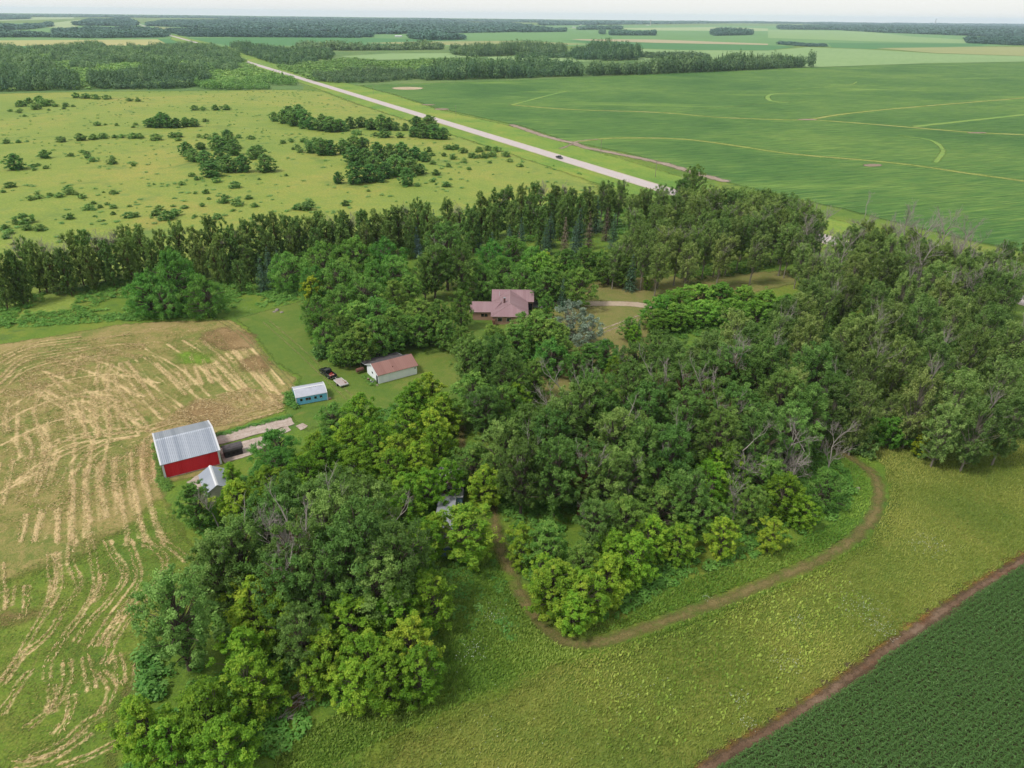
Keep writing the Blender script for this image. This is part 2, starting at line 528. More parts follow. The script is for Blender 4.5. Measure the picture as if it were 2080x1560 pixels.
s.color(s.mix(1.0, s.ramp(n, (0.3, C('bcb0ae', 1.4)), (0.7, C('d0c5c2', 1.4))), s.ramp(n2, (0.3, 0.9), (0.7, 1.06)), 'MULTIPLY'))
m_road = s.m
m_gravel = grass("pale_gravel", 'c4b3a2', 'd6c8b8', 'e2d6c8', 0.1, 1.0, 6.0, 0.05)
m_paint = simple("road_paint", 'f2f0ea', 0.6, 0.05)
m_yel = simple("yellow_paint", 'd8b860', 0.6, 0.05)
road_strip("road_shoulder", -5.9, 5.9, 0.20, m_gravel)
road_strip("road", -4.1, 4.1, 0.212, m_road)
road_strip("edge_marking", -3.75, -3.6, 0.218, m_paint, -300, 500)
road_strip("edge_marking", 3.6, 3.75, 0.218, m_paint, -300, 500)
mb = MB()
for k in range(70):
    t = -290 + k * 12.2
    a, b, c, d = rp(t, -.07), rp(t, .07), rp(t + 3, .07), rp(t + 3, -.07)
    mb.poly([(*b, .219), (*a, .219), (*d, .219), (*c, .219)])
mb.build("centre_marking", m_yel)["kind"] = "structure"

# --- hay field with cut windrows
rg = np.random.default_rng(21)
def nrm(a): return a / np.maximum(np.linalg.norm(a, axis=1, keepdims=True), 1e-9)


LB = """350 80 355 200 370 300 330 450 250 590 100 850 0 1000|385 80 400 200 395 330 340 450|500 0 495 150 530 250 540 330 450 450 330 640 140 800 20 970|620 0 640 120 670 250 650 350 560 500 440 660 350 820 330 950|735 0 780 100 850 200 850 280 760 400 620 560 530 690|890 0 920 90 960 230 900 350 760 530 640 720|1000 10 1110 80 1140 160 1080 290 930 470 800 660 720 840|1130 0 1230 80 1290 130|720 230 700 330 640 420|820 780 830 900 840 980|960 780 950 900 950 980|580 800 620 920 640 1020|460 820 460 980 350 1180|700 900 770 1010 700 1180 600 1250 430 1400 200 1490|620 1310 480 1420 330 1500 100 1540|790 1390 600 1490 400 1560|10 150 15 300 10 480|180 300 180 450 140 540|80 320 60 450|200 900 130 1000 0 1200|-120 300 -160 600 -300 900|-60 1100 -200 1300|350 1000 340 1150 200 1280|500 1050 480 1200 380 1330|1010 330 800 560 700 720"""
LA = """185 1370 160 1480 145 1560|290 1350 260 1480 240 1560|395 1340 390 1560|500 1150 495 1300 490 1560|590 1060 590 1250 610 1400 625 1560|690 1020 690 1200 720 1400|790 980 800 1200 840 1330 870 1560|895 950 900 1130 925 1250 980 1480 1010 1560|985 870 990 1080 1020 1200 1070 1400 1140 1560|510 1100 600 960 750 880 920 840|300 950 450 870 700 830 900 800|170 820 215 920 200 990|290 530 240 640 260 780 310 900 280 1050 250 1150|60 600 40 720 60 800|440 600 470 760 490 860|540 600 570 750 590 850|640 540 650 700 690 840|770 340 740 460 745 700 760 800|690 290 660 480|540 300 500 420|830 330 850 380 960 450 1080 600 1170 670|870 320 920 380 1000 500|1000 290 1100 370 1200 460 1280 550|1215 390 1300 500|1310 280 1380 470|1400 310 1460 470|1440 340 1560 480 1700 620|780 420 840 560 920 630|800 620 860 740 900 780|920 650 1000 740 1020 800|350 420 480 540 740 580 830 600|280 500 450 590 640 660|0 480 150 330 350 290 600 240 850 200 1000 210|0 540 150 400 350 330 600 290 800 260|0 430 150 300 350 250 600 220|0 330 200 230 500 190 900 130|20 280 250 190 560 150|1560 330 1700 500 1850 640|1600 250 1760 430 1930 640|1680 230 1840 440 1980 600|1400 180 1560 320|1000 800 1300 720 1600 700 1900 610|1050 810 1400 740 1700 720 1950 660|330 980 300 1100 240 1250|90 1000 60 1150 20 1300|-100 500 -140 700 -100 900|-60 700 -80 1000 -140 1300"""

LX = """100 1150 300 1010 500 900 750 830 980 800|0 1230 250 1080 450 960 700 870 950 830|0 900 200 800 420 720 700 690 960 720|0 760 200 650 450 560 760 520 1000 560|60 640 260 520 500 440 800 410 1100 470|430 330 700 420 950 560 1120 720|300 380 560 500 800 640 980 780|560 280 860 380 1100 520 1260 640|180 470 400 620 620 740 760 840|1000 230 1250 380 1450 560|1150 200 1380 360 1580 520|1260 170 1480 320 1700 520|1080 330 1260 480 1400 600|1500 140 1700 330 1880 520|1560 100 1780 280 1960 480|300 760 340 900 310 1080|130 700 120 850 150 980|520 880 500 1000 480 1150|640 860 620 1000 600 1100|740 870 720 1000 700 1100|1050 860 1060 1000 1080 1150"""


def lines(txt, oy):
    out = []
    for l in txt.split('|'):
        q = [float(z) for z in l.split()]; out.append([(x / 3.391, oy + y / 3.391) for x, y in zip(q[0::2], q[1::2])])
    return out


ca = lambda pts: [(x / 3.391, 640 + y / 3.391) for x, y in pts]
def bundle(ls, offs):
    out = []
    for ln in ls:
        w_ = wpoly(ln); d_ = nrm(np.gradient(w_, axis=0)); n_ = np.c_[-d_[:, 1], d_[:, 0]]
        out += [[tuple(v) for v in (w_ + n_ * o_ + rg.normal(0, .12, w_.shape))] for o_ in offs]
    return out



SB = (-190.0, 10.0, 40.0, 240.0); SRES = .22


def straw_map(jobs):
    """how thickly cut hay lies: lines splatted on a fine grid and softened"""
    nx_, ny_ = int((SB[1] - SB[0]) / SRES), int((SB[3] - SB[2]) / SRES)
    tot = np.zeros((ny_, nx_))
    for lines_, sig, amp in jobs:
        g = np.zeros((ny_, nx_))
        for ln in lines_:
            l = spline(ln, .12, True); l = l + rg.normal(0, .05, l.shape)
            wt = .72 + .28 * np.sin(np.arange(len(l)) * .011 + rg.uniform(0, 6)) * np.sin(np.arange(len(l)) * .037)
            ix = ((l[:, 0] - SB[0]) / SRES).astype(int); iy = ((l[:, 1] - SB[2]) / SRES).astype(int)
            ok = (ix >= 0) & (ix < nx_) & (iy >= 0) & (iy < ny_); np.add.at(g, (iy[ok], ix[ok]), wt[ok])
        r = max(1, int(sig * 3 / SRES)); kx = np.exp(-.5 * (np.arange(-r, r + 1) * SRES / sig) ** 2); kx /= kx.sum()
        g = np.apply_along_axis(lambda v: np.convolve(v, kx, 'same'), 0, g); g = np.apply_along_axis(lambda v: np.convolve(v, kx, 'same'), 1, g)
        tot += np.clip(g / (SRES / .12 * SRES / (sig * 2.5)), 0, 1.3) * amp
    return tot


STRAW = straw_map([(bundle(lines(LB, 1100), (-.5, .48)), .15, 1.0), (bundle(lines(LB, 1100), (1.6, -1.5)), .14, .3), (bundle(lines(LB, 1100), (0,)), .7, .12), (bundle(lines(LA + '|' + LX, 640), (0,)), .2, 1.1), (bundle(lines(LA, 640), (1.9, -2.1)), .16, .72), (bundle(lines(LA + '|' + LX, 640), (0,)), 1.2, .26)])


def straw_at(p):
    x = np.clip((p[:, 0] - SB[0]) / SRES - .5, 0, STRAW.shape[1] - 2); y = np.clip((p[:, 1] - SB[2]) / SRES - .5, 0, STRAW.shape[0] - 2)
    i_, j_ = x.astype(int), y.astype(int); fx, fy = x - i_, y - j_
    v = STRAW[j_, i_] * (1 - fx) * (1 - fy) + STRAW[j_, i_ + 1] * fx * (1 - fy) + STRAW[j_ + 1, i_] * (1 - fx) * fy + STRAW[j_ + 1, i_ + 1] * fx * fy
    return v


def add_straw(o):
    me = o.data; co = np.empty(len(me.vertices) * 3, np.float32); me.vertices.foreach_get("co", co)
    a_ = me.attributes.new("straw", 'FLOAT', 'POINT'); a_.data.foreach_set("value", straw_at(co.reshape(-1, 3)[:, :2].astype(float)).astype(np.float32))


def lay_straw(t, col, lo=.36, hi=.85):
    n_ = t.noise(t.co(), 2.2, 5, .72, .5); n2_ = t.noise(t.co(), 7.0, 3, .7)
    d_ = t.math('ADD', t.attr("straw"), t.math('MULTIPLY', t.math('SUBTRACT', n_, .5), .95))
    m_ = t.ramp(d_, (lo, 0), (hi, 1))
    return t.mix(m_, col, t.ramp(n2_, (.25, C('b89c66', 1.3)), (.5, C('d4b986', 1.25)), (.8, C('e6d2a6', 1.2))))


s = NT("hay_field_stubble")
n1 = s.noise(s.co(), 0.045, 5, 0.65, 0.8); n2 = s.noise(s.co(), 0.5, 5, 0.75, 1.2); n3 = s.noise(s.co(), 4.0, 3, 0.75)
f = s.math('ADD', s.math('MULTIPLY', n1, 0.42), s.math('ADD', s.math('MULTIPLY', n2, 0.38), s.math('MULTIPLY', n3, 0.20)))
c = s.ramp(f, (0.34, C('627f34')), (0.44, C('8a9446')), (0.53, C('b2a262')), (0.64, C('cab07c')))
s.color(lay_straw(s, s.mix(1.0, c, s.ramp(n3, (0.25, 0.75), (0.75, 1.2)), 'MULTIPLY'))); s.bump(s.math('ADD', s.math('MULTIPLY', s.attr('straw'), 1.2), s.math('ADD', n2, n3)), 0.2); s.fringe(1.2, 1.6, 0.5)
HAY = [(-420, 760), (-100, 715), (0, 698), (101, 683), (236, 659), (337, 651), (471, 649), (498, 666), (525, 696), (555, 737), (606, 767), (590, 800), (572, 838), (440, 882), (455, 960), (330, 985), (350, 1030), (395, 1110), (420, 1180), (380, 1260), (290, 1340), (250, 1430), (235, 1600), (100, 1800), (-700, 1800), (-700, 900)]
add_straw(sheet("hay_field", HAY, .34, 0.02, s.m, 2.5))
m_hay2 = grass("mown_green", '5d7f2c', '77902f', '9a9a48', 0.06, 0.5, 3.0, 0.2, fr=(1.6, 2.2, 0.25), extra=(('a58d5c', 0.16, 0.64, 0.76),), straw=True)
HAY2 = [(-700, 1260), (0, 1175), (150, 1130), (250, 1070), (320, 1010), (345, 1010), (395, 1110), (420, 1180), (380, 1260), (290, 1340), (250, 1430), (235, 1600), (100, 1800), (-700, 1800)]
add_straw(sheet("mown_strip", HAY2, .28, 0.035, m_hay2, 2.5))
m_scorch = grass("dry_thatch", '8a7248', 'a08458', 'b59a6c', 0.1, 0.8, 4.0, 0.2, fr=(3.0, 4.0, 0.18))
for k, e in enumerate([(465, 690, 62, 26), (520, 740, 40, 22), (420, 840, 60, 30), (400, 1205, 18, 16), (270, 1405, 16, 14), (30, 1250, 55, 20)]):
    sheet("thatch_patch", ellipse_px(*e), 1.2, 0.05 + 0.003 * k, m_scorch, 3)
m_lime = grass("lush_grass", '6b9a2e', '82a834', '93b03c', 0.1, 0.8, 4.0, 0.2, fr=(3.0, 3.5, 0.2))
for k, e in enumerate([(395, 728, 45, 17), (60, 1030, 30, 12), (1330, 1160, 100, 16), (980, 1190, 70, 50)]):
    sheet("lush_patch", ellipse_px(*e), 1.2, 0.07 + 0.003 * k, m_lime, 3)

# --- farmyard lawn, house yard, tracks, slabs
m_lawn = grass("lawn_grass", '557a2a', '6b8630', '868e40', 0.06, 0.6, 4.0, 0.12, fr=(1.2, 1.4, 0.5), extra=(('8f8c48', 0.11, 0.6, 0.75),))
sheet("lawn", [(471, 649), (545, 628), (650, 600), (900, 570), (1100, 570), (1100, 660), (960, 700), (1010, 830), (940, 900), (700, 850), (620, 880), (572, 838), (590, 800), (606, 767), (555, 737), (525, 696), (498, 666)], 1.5, 0.03, m_lawn, 2)
m_yard = grass("dry_yard_grass", '70833a', '8d8a4c', 'a58e60', 0.05, 0.5, 3.0, 0.15, fr=(1.5, 2.5, 0.3))
sheet("yard", [(1215, 565), (1400, 560), (1600, 548), (1625, 575), (1330, 650), (1320, 720), (1240, 790), (1110, 830), (1060, 700), (1100, 640)], 1.5, 0.04, m_yard, 2)
m_drive = grass("driveway_gravel", 'b39d84', 'c6b198', 'd4c3ac', 0.2, 1.2, 6.0, 0.06, fr=(0.6, 0.7, 0.8))
strip_sheet("driveway", [(1120, 616), (1200, 617), (1270, 617), (1310, 621), (1360, 628)], 4.6, 0.8, 0.055, m_drive, 1.2)
strip_sheet("driveway", [(1318, 630), (1300, 640), (1260, 655), (1225, 668)], 1.0, 0.5, 0.058, m_drive, 1.0)
strip_sheet("driveway", [(1330, 634), (1300, 648), (1262, 662), (1225, 676)], 0.9, 0.5, 0.061, m_drive, 1.0)
m_apron = simple("worn_asphalt", '8f8a90', 0.9, 0.15, 1.5)
MB().slab([(*at(*q)[:2], 0.10) for q in ((1084, 612), (1112, 612), (1112, 626), (1080, 624))], 0.1).build("driveway_apron", m_apron)["kind"] = "structure"
m_yard2 = grass('worn_lawn', '8c9650', '9c9f5a', 'aca768', 0.1, 0.6, 3.0, 0.02, fr=(0.35, 0.3, 0.5))
s = NT("old_concrete")
n = s.noise(s.co(), 0.7, 6, 0.75, 0.6); n2 = s.noise(s.co(), 5, 4, 0.7)
c = s.mix(1.0, s.ramp(n, (0.3, C('a39183', 1.35)), (0.5, C('bcab9e', 1.35)), (0.72, C('d0c3b8', 1.35))), s.ramp(n2, (0.3, 0.85), (0.7, 1.08)), 'MULTIPLY')
br = s.n("ShaderNodeTexBrick"); br.inputs["Scale"].default_value = 0.22; br.inputs["Mortar Size"].default_value = 0.006
s.put(br.inputs["Vector"], s.map(s.co(), (1, 1, 1), R_(30.6))); br.inputs["Color1"].default_value = (1, 1, 1, 1); br.inputs["Color2"].default_value = (0.93, 0.93, 0.93, 1); br.inputs["Mortar"].default_value = (0.45, 0.42, 0.36, 1)
s.color(s.mix(0.8, c, br.outputs[0], 'MULTIPLY')); s.bump(n, 0.05)
m_conc = s.m


def rough_poly(px, jit=0.12, step=0.9):
    p = wpoly(px); out = []
    for i in range(len(p)):
        a, b = p[i], p[(i + 1) % len(p)]
        n = max(1, int(np.linalg.norm(b - a) / step))
        for k in range(n):
            out.append(a + (b - a) * k / n + RNG.normal(0, jit, 2))
    return out


def slab(px, z, t=0.14, label=None):
    o = MB().slab([(x, y, z) for x, y in rough_poly(px)], t).build("concrete_slab", m_conc)
    o["kind"] = "structure"; return o


slab([(437, 885), (510, 866), (589, 848), (598, 862), (520, 884), (443, 905)], 0.16)
slab([(444, 911), (495, 897), (560, 880), (575, 885), (510, 925), (456, 941)], 0.12)
slab([(378, 981), (405, 965), (420, 985), (393, 1000)], 0.12)
slab([(566, 873), (585, 866), (592, 874), (574, 882)], 0.12)
slab([(602, 866), (616, 861), (627, 866), (610, 875)], 0.12)

for k, px in enumerate(([(440, 650), (480, 675), (520, 712), (556, 752), (590, 790)], [(452, 648), (494, 676), (534, 714), (570, 752), (604, 792)], [(535, 655), (575, 690), (610, 722), (660, 770), (715, 822)], [(548, 652), (590, 688), (626, 720), (676, 768), (730, 818)])):
    strip_sheet('tyre_track', px, .6, 0.3, 0.066 + .003 * k, m_yard2, 1.0)
# --- foreground meadow, mown dirt track, field margin, maize
m_fore = grass("rough_meadow", '66842e', '80903a', '9c9c48', 0.07, 0.6, 3.2, 0.4, fr=(2.5, 4.0, 0.15),
               extra=(('a59a4c', 0.10, 0.62, 0.78), ('5c8430', 0.16, 0.62, 0.75), ('b4b562', 0.22, 0.67, 0.8)))
sheet("rough_meadow", [(560, 1640), (820, 1490), (1010, 1410), (1120, 1345), (1200, 1330), (1330, 1290), (1600, 1190), (1765, 1100), (1806, 1010), (1796, 950), (1745, 905), (1850, 890), (2080, 850), (2600, 800), (2700, 1000), (2080, 1140), (1830, 1310), (1560, 1500), (1430, 1580), (1200, 1760), (700, 1760)], 1.2, 0.025, m_fore, 4)
m_path = grass("track_dirt", '72703a', '86794a', '9c8a5a', 0.12, 0.7, 4.0, 0.15, fr=(1.5, 1.3, 0.5), extra=(('6f7f36', 0.4, 0.50, 0.68),))
PATH = [(935, 850), (938, 900), (955, 950), (985, 1000), (1003, 1050), (1012, 1100), (1030, 1150), (1052, 1200), (1080, 1243), (1115, 1283), (1150, 1303), (1190, 1308), (1250, 1296), (1330, 1270), (1450, 1226), (1560, 1183), (1680, 1130), (1745, 1085), (1782, 1035), (1783, 985), (1765, 955), (1735, 935), (1705, 915), (1670, 890)]
strip_sheet("dirt_track", PATH, 3.0, 0.6, 0.045, m_path, 1.2)
s_ = [(x + 11, y + 14) for x, y in PATH[10:18]]
m_margin = grass("field_margin_soil", '6b5340', '80664f', '9a826c', 0.15, 0.8, 4.0, 0.2, fr=(0.8, 0.9, 0.6), extra=(('7c4a2c', 0.12, 0.55, 0.7),))
MARG = [(1380, 1620), (1440, 1560), (1560, 1487), (1700, 1395), (1830, 1300), (1960, 1213), (2080, 1138), (2300, 1010), (2600, 850)]
strip_sheet("field_margin", MARG, 1.9, 0.5, 0.06, m_margin, 1.2)
m_fringe = grass("dry_fringe", '8a6a34', 'a07a40', 'b08c4c', 0.15, 0.8, 4.0, 0.25, fr=(1.2, 1.8, 0.35), extra=(('8a8c38', 0.2, 0.5, 0.65),))
strip_sheet("dry_grass_fringe", [(x - 9, y - 10) for x, y in MARG], 1.4, 0.5, 0.055, m_fringe, 1.6)
s = NT("maize_soil"); n = s.noise(s.co(), 1.5, 5, 0.7); s.color(s.ramp(n, (0.3, C('50482f')), (0.7, C('6a6040')))); s.bump(n, 0.1)
mm = spline(MARG, 2.0); d0 = (mm[-1] - mm[0]); d0 /= np.linalg.norm(d0); CORN_D = d0; CORN_N = np.array([d0[1], -d0[0]]); CORN_0 = mm[0]
MAIZE_P = np.concatenate([mm, [mm[-1] + CORN_N * 90, mm[0] + CORN_N * 90]])
sheet("maize_field_soil", None, 1.5, 0.05, s.m, 0.0, world=MAIZE_P)

# ================================================================== TREES
def nrm(a): return a / np.maximum(np.linalg.norm(a, axis=1, keepdims=True), 1e-9)


def leaf_quads(pos, nor, tan, length, width):
    """diamond leaf sprays: pos (n,3), normal, tangent, size arrays"""
    nor = nrm(nor); tan = nrm(tan - (tan * nor).sum(1, keepdims=True) * nor)
    bi = np.cross(nor, tan)
    L = length[:, None]; W_ = width[:, None]
    v = np.stack([pos - tan * L * .5, pos + bi * W_ * .5 - tan * L * .05 + nor * L * .06, pos + tan * L * .5 - nor * L * .05, pos - bi * W_ * .5 - tan * L * .05 + nor * L * .06], 1)
    return v.reshape(-1, 3), np.arange(len(pos) * 4).reshape(-1, 4)


def tubes(paths, sides=5):
    """paths: list of (points (k,3), radii (k,))"""
    V = []; Fc = []; o = 0
    for P, r in paths:
        P = np.asarray(P, float); k = len(P)
        d = np.gradient(P, axis=0); d = nrm(d)
        ref = np.where(np.abs(d[:, 2:3]) < .9, np.array([[0, 0, 1.0]]), np.array([[1.0, 0, 0]]))
        a = nrm(np.cross(d, ref)); b = np.cross(d, a)
        t = np.arange(sides) * 2 * math.pi / sides
        ring = P[:, None] + np.asarray(r)[:, None, None] * (a[:, None] * np.cos(t)[None, :, None] + b[:, None] * np.sin(t)[None, :, None])
        V.append(ring.reshape(-1, 3))
        i, j = np.meshgrid(np.arange(k - 1), np.arange(sides), indexing='ij')
        q = np.stack([i * sides + j, i * sides + (j + 1) % sides, (i + 1) * sides + (j + 1) % sides, (i + 1) * sides + j], -1).reshape(-1, 4)
        Fc.append(q + o); o += k * sides
    return np.concatenate(V), np.concatenate(Fc)


def bez(a, b, c, n=6):
    t = np.linspace(0, 1, n)[:, None]
    return (1 - t) ** 2 * a + 2 * t * (1 - t) * b + t * t * c


def wiggle(rg, P, amt):
    P = P.copy(); k = len(P)
    P[1:] += rg.normal(0, amt, (k - 1, 3)) * np.linspace(.3, 1, k - 1)[:, None]
    return P


def bare_branch(rg, start, direction, length, r, out, depth, spread=0.5, up=0.15):
    """recursive leafless branch"""
    d = direction / np.linalg.norm(direction); n = 5
    P = [start]
    for k in range(n):
        d = d + rg.normal(0, 0.11, 3) + np.array([0, 0, up * .2]); d /= np.linalg.norm(d)
        P.append(P[-1] + d * length / n)
    out.append((np.array(P), np.linspace(r, r * 0.35, n + 1)))
    if depth > 0:
        for k in range(rg.integers(3, 6)):
            t = rg.uniform(0.3, 1.0); i = min(int(t * n), n - 1)
            p = P[i] + (P[i + 1] - P[i]) * (t * n - i)
            nd = d + rg.normal(0, spread, 3) + np.array([0, 0, up])
            bare_branch(rg, p, nd, length * rg.uniform(.4, .65), r * .5, out, depth - 1, spread, up)


def crown_tree(seed, H=18, R=5, base=.2, nc=60, cr=1.3, nl=150, leaf=.42, prof='round', trunk_r=.28, flat=.8, droop=0.0, sweep=0.0, lean=0.0, outer=.5, stems=1, dead=0, up=.5, narrow=.62, rise=0.0):
    """returns dict of part meshes data for a broadleaf tree"""
    rg = np.random.default_rng(seed)
    fn = {'round': lambda t: np.sqrt(np.clip(1 - (2 * t - .92) ** 2 * 1.0, .03, 1)), 'egg': lambda t: np.sin(np.pi * (0.15 + .67 * t)),
          'cone': lambda t: np.clip(1.08 - t, .1, 1) ** .75, 'col': lambda t: np.sin(np.pi * (0.2 + .61 * t)) ** .7, 'vase': lambda t: np.clip(.45 + .75 * t - .75 * np.clip(t - .7, 0, 1) ** 1.2 * 2.5, .1, 1)}[prof]
    i = np.arange(nc)
    t = np.clip((i + rg.uniform(-2.5, 3.5, nc)) / nc, 0, 1)
    ang = i * 2.399963 + rg.uniform(-.5, .5, nc)
    # lobed outline: the crown is made of a few big limbs that reach different distances
    lob = 1 + .18 * np.sin(ang * 3 + seed) + .12 * np.sin(ang * 5 + seed * 2.1 + t * 6)
    rad = R * fn(t) * np.clip(lob, .6, 1.25) * rg.uniform(0, 1, nc) ** outer
    zz = H * (base + (1 - base) * t) * rg.uniform(.96, 1.03, nc) - cr * .5
    ctr = np.c_[np.cos(ang) * rad, np.sin(ang) * rad, np.maximum(zz, cr * .55)]
    leanv = np.array([lean * H, 0, 0])
    ctr += leanv * (ctr[:, 2:3] / H) ** 1.3
    csz = cr * rg.uniform(.65, 1.3, nc) * (0.75 + .35 * fn(t))
    # leaves: sub-sprays inside every clump
    nsub = 6
    sub = nrm(rg.normal(0, 1, (nc, nsub, 3)) + np.array([0, 0, .35]))
    subp = ctr[:, None] + sub * csz[:, None, None] * rg.uniform(.45, .95, (nc, nsub, 1)) * np.array([1, 1, flat])
    ctint = np.clip(rg.normal(.48, .16, nc), .05, .95)
    per = max(4, nl // nsub)
    d = nrm(rg.normal(0, 1, (nc, nsub, per, 3)) + np.array([0, 0, .4]))
    rr = csz[:, None, None, None] * .52 * rg.uniform(.35, 1.0, (nc, nsub, per, 1)) ** .6
    pos = subp[:, :, None] + d * rr * np.array([1, 1, flat]) 
    if droop:
        pos[..., 2] -= droop * rg.uniform(0, 1, pos.shape[:-1]) * csz[:, None, None]
    if sweep:
        pos[..., 0] += sweep * rg.uniform(0, 1, pos.shape[:-1]) * csz[:, None, None] * .6
    nor = d * .55 + sub[:, :, None] * .35 + np.array([0, 0, up]) + rg.normal(0, .45, d.shape)
    tan = rg.normal(0, 1, d.shape) + np.array([sweep * 2.6, 0, sweep * .5 - droop * 2.2 + rise])
    pos = pos.reshape(-1, 3); nor = nor.reshape(-1, 3); tan = tan.reshape(-1, 3)
    N = len(pos)
    pos[:, 2] = np.maximum(pos[:, 2], .12)
    ln = leaf * rg.uniform(.65, 1.35, N)
    v, f = leaf_quads(pos, nor, tan, ln, ln * narrow)
    tint = np.clip(np.repeat(ctint, nsub * per) + rg.normal(0, .12, N), 0, 1)
    out = {'crown': (v, f, tint)}
    # trunk and limbs
    paths = []; ths = []
    for s_i in range(stems):
        a = rg.uniform(0, 6.28); sp = 0 if stems == 1 else R * .38
        top = np.array([math.cos(a) * sp, math.sin(a) * sp, H * (.86 if not droop else .7)]) + leanv * .8
        st = np.array([math.cos(a), math.sin(a), 0]) * (0 if stems == 1 else trunk_r * 1.3)
        P = wiggle(rg, bez(st, st + np.array([0, 0, H * .45]) + (top - st) * .15 * np.array([1, 1, 0]), top, 9), H * .006)
        paths.append((P, np.linspace(1, .12, 9) ** .8 * trunk_r * (1 if stems == 1 else .72)))
        ths.append(P)
    for k in range(nc):
        if rg.uniform() > .72: continue
        P = ths[int(rg.integers(0, stems))]
        zt = np.clip(ctr[k, 2] * rg.uniform(.45, .75), H * .06, P[-1, 2])
        j = int(np.clip(np.searchsorted(P[:, 2], zt), 1, len(P) - 1)); a = P[j - 1] + (P[j] - P[j - 1]) * ((zt - P[j - 1, 2]) / max(P[j, 2] - P[j - 1, 2], 1e-3))
        e = ctr[k]; mid = (a + e) / 2 + np.array([0, 0, .12 * np.linalg.norm(e - a)])
        paths.append((wiggle(rg, bez(a, mid, e, 5), .06), np.linspace(trunk_r * .34, trunk_r * .07, 5)))
    out['trunk'] = tubes(paths, 6)
    if dead:
        dp = []
        P = ths[0]
        for k in range(dead):
            j = int(rg.integers(4, 8)); a = rg.uniform(0, 6.28); up_ = rg.uniform(.9, 2.4)
            bare_branch(rg, P[j] + rg.normal(0, .2, 3), np.array([math.cos(a) * .8 + lean, math.sin(a) * .8, up_]), H * rg.uniform(.16, .34), trunk_r * .42, dp, 3, .42, .25)
        out['dead_branches'] = tubes(dp, 3)
    return out


def dead_tree_data(seed, H=14, r=.26, spread=.5, n=11, lean=.1):
    rg = np.random.default_rng(seed); dp = []
    P = wiggle(rg, bez(np.zeros(3), np.array([lean * H * .3, 0, H * .5]), np.array([lean * H, rg.normal(0, .5), H * .92]), 8), H * .012)
    dp.append((P, np.linspace(r, r * .2, 8)))
    for k in range(n):
        j = int(rg.integers(2, 8)); a = rg.uniform(0, 6.28)
        bare_branch(rg, P[j], np.array([math.cos(a), math.sin(a), rg.uniform(.8, 2.4)]), H * rg.uniform(.2, .42), r * .46, dp, 3, spread, .2)
    return {'trunk': tubes(dp[:1], 7), 'dead_branches': tubes(dp[1:], 3)}


def spruce_data(seed, H=14, R=3.0, whorls=22, sparse=0):
    rg = np.random.default_rng(seed); pos = []; nor = []; tan = []; ln = []; tn = []; paths = []
    for wv in range(whorls):
        t = (wv + rg.uniform(0, .6)) / whorls; z = H * (.06 + .92 * t); rr = R * (1 - t) ** .85 * rg.uniform(.8, 1.15) + .15
        nb = int(7 + 5 * (1 - t)); a0 = rg.uniform(0, 6.28); wt = rg.uniform(.2, .8)
        for b in range(nb):
            if rg.uniform() < sparse: continue
            a = a0 + b * 2 * math.pi / nb + rg.normal(0, .12); dr = np.array([math.cos(a), math.sin(a), 0])
            L = rr * rg.uniform(.75, 1.1); tip = np.array([0, 0, z]) + dr * L + np.array([0, 0, -.32 * L + .12])
            m = max(5, int(L * 9))
            u = rg.uniform(.12, 1, m); side = rg.normal(0, .16, m) * (1.2 - u) * L; sd = np.array([-dr[1], dr[0], 0])
            p = np.array([0, 0, z]) + u[:, None] * (tip - np.array([0, 0, z])) + side[:, None] * sd + rg.normal(0, .05, (m, 3))
            pos.append(p); nor.append(np.array([0, 0, 1]) + dr * .3 + rg.normal(0, .35, (m, 3)))
            tan.append(dr + sd * np.sign(side)[:, None] * .8 + np.array([0, 0, -.35]) + rg.normal(0, .25, (m, 3)))
            ln.append(rg.uniform(.32, .6, m)); tn.append(np.clip(rg.normal(wt * .5 + .3 * 1, .12, m) + .12 * (u - .5), 0, 1))
        if wv % 2 == 0:
            paths.append((np.array([[0, 0, z], [dr[0] * rr * .8, dr[1] * rr * .8, z - .25 * rr]]), np.array([.05, .02])))
    pos = np.concatenate(pos); ln = np.concatenate(ln)
    v, f = leaf_quads(pos, np.concatenate(nor), np.concatenate(tan), ln, ln * .42)
    paths.append((np.array([[0, 0, 0], [0, 0, H * .5], [0, 0, H * .98]]), np.array([.22, .13, .02])))
    return {'crown': (v, f, np.concatenate(tn)), 'trunk': tubes(paths, 5)}


def bark(name, c1, c2):
    s = NT(name); v = s.map(s.co(True), (3, 3, .6)); n = s.noise(v, 2.0, 5, .7)
    s.color(s.ramp(n, (.3, C(c1)), (.7, C(c2)))); s.bump(n, .05); return s.m


B_grey = bark("grey_bark", '5d5348', '8a7c6c'); B_brown = bark("brown_bark", '5a4434', '8a6a50'); B_pale = bark("pale_bark", '8c8273', 'b5ab9a')
B_dead = bark("dead_wood", 'a0968c', 'cfc6bb'); B_red = bark("red_brown_bark", '6e4c38', '9a7052')
L_cot = leaf_mat("cottonwood_leaves", '41602a', '5e7f39', '8fab5c', .36)
L_box = leaf_mat("boxelder_leaves", '4e7820', '7aa030', 'b2be44', .42)
L_pop = leaf_mat("poplar_leaves", '4c6632', '6d8544', 'a2b26a', .36)
L_wb = leaf_mat("windbreak_leaves", '48632f', '65803e', '8ea158', .34)
L_wil = leaf_mat("willow_leaves", '44742f', '669440', '93b75e', .4)
L_lime = leaf_mat("lime_leaves", '4f7e2e', '6f9a3a', '98b850', .42)
L_ash = leaf_mat("ash_leaves", '466e2c', '668a3a', '93ac52', .36)
L_gold = leaf_mat("golden_leaves", '6f8420', '95a32c', 'b6b83c', .35)
L_sil = leaf_mat("silver_leaves", '66796a', '8c9c88', 'b6c2b0', .25)
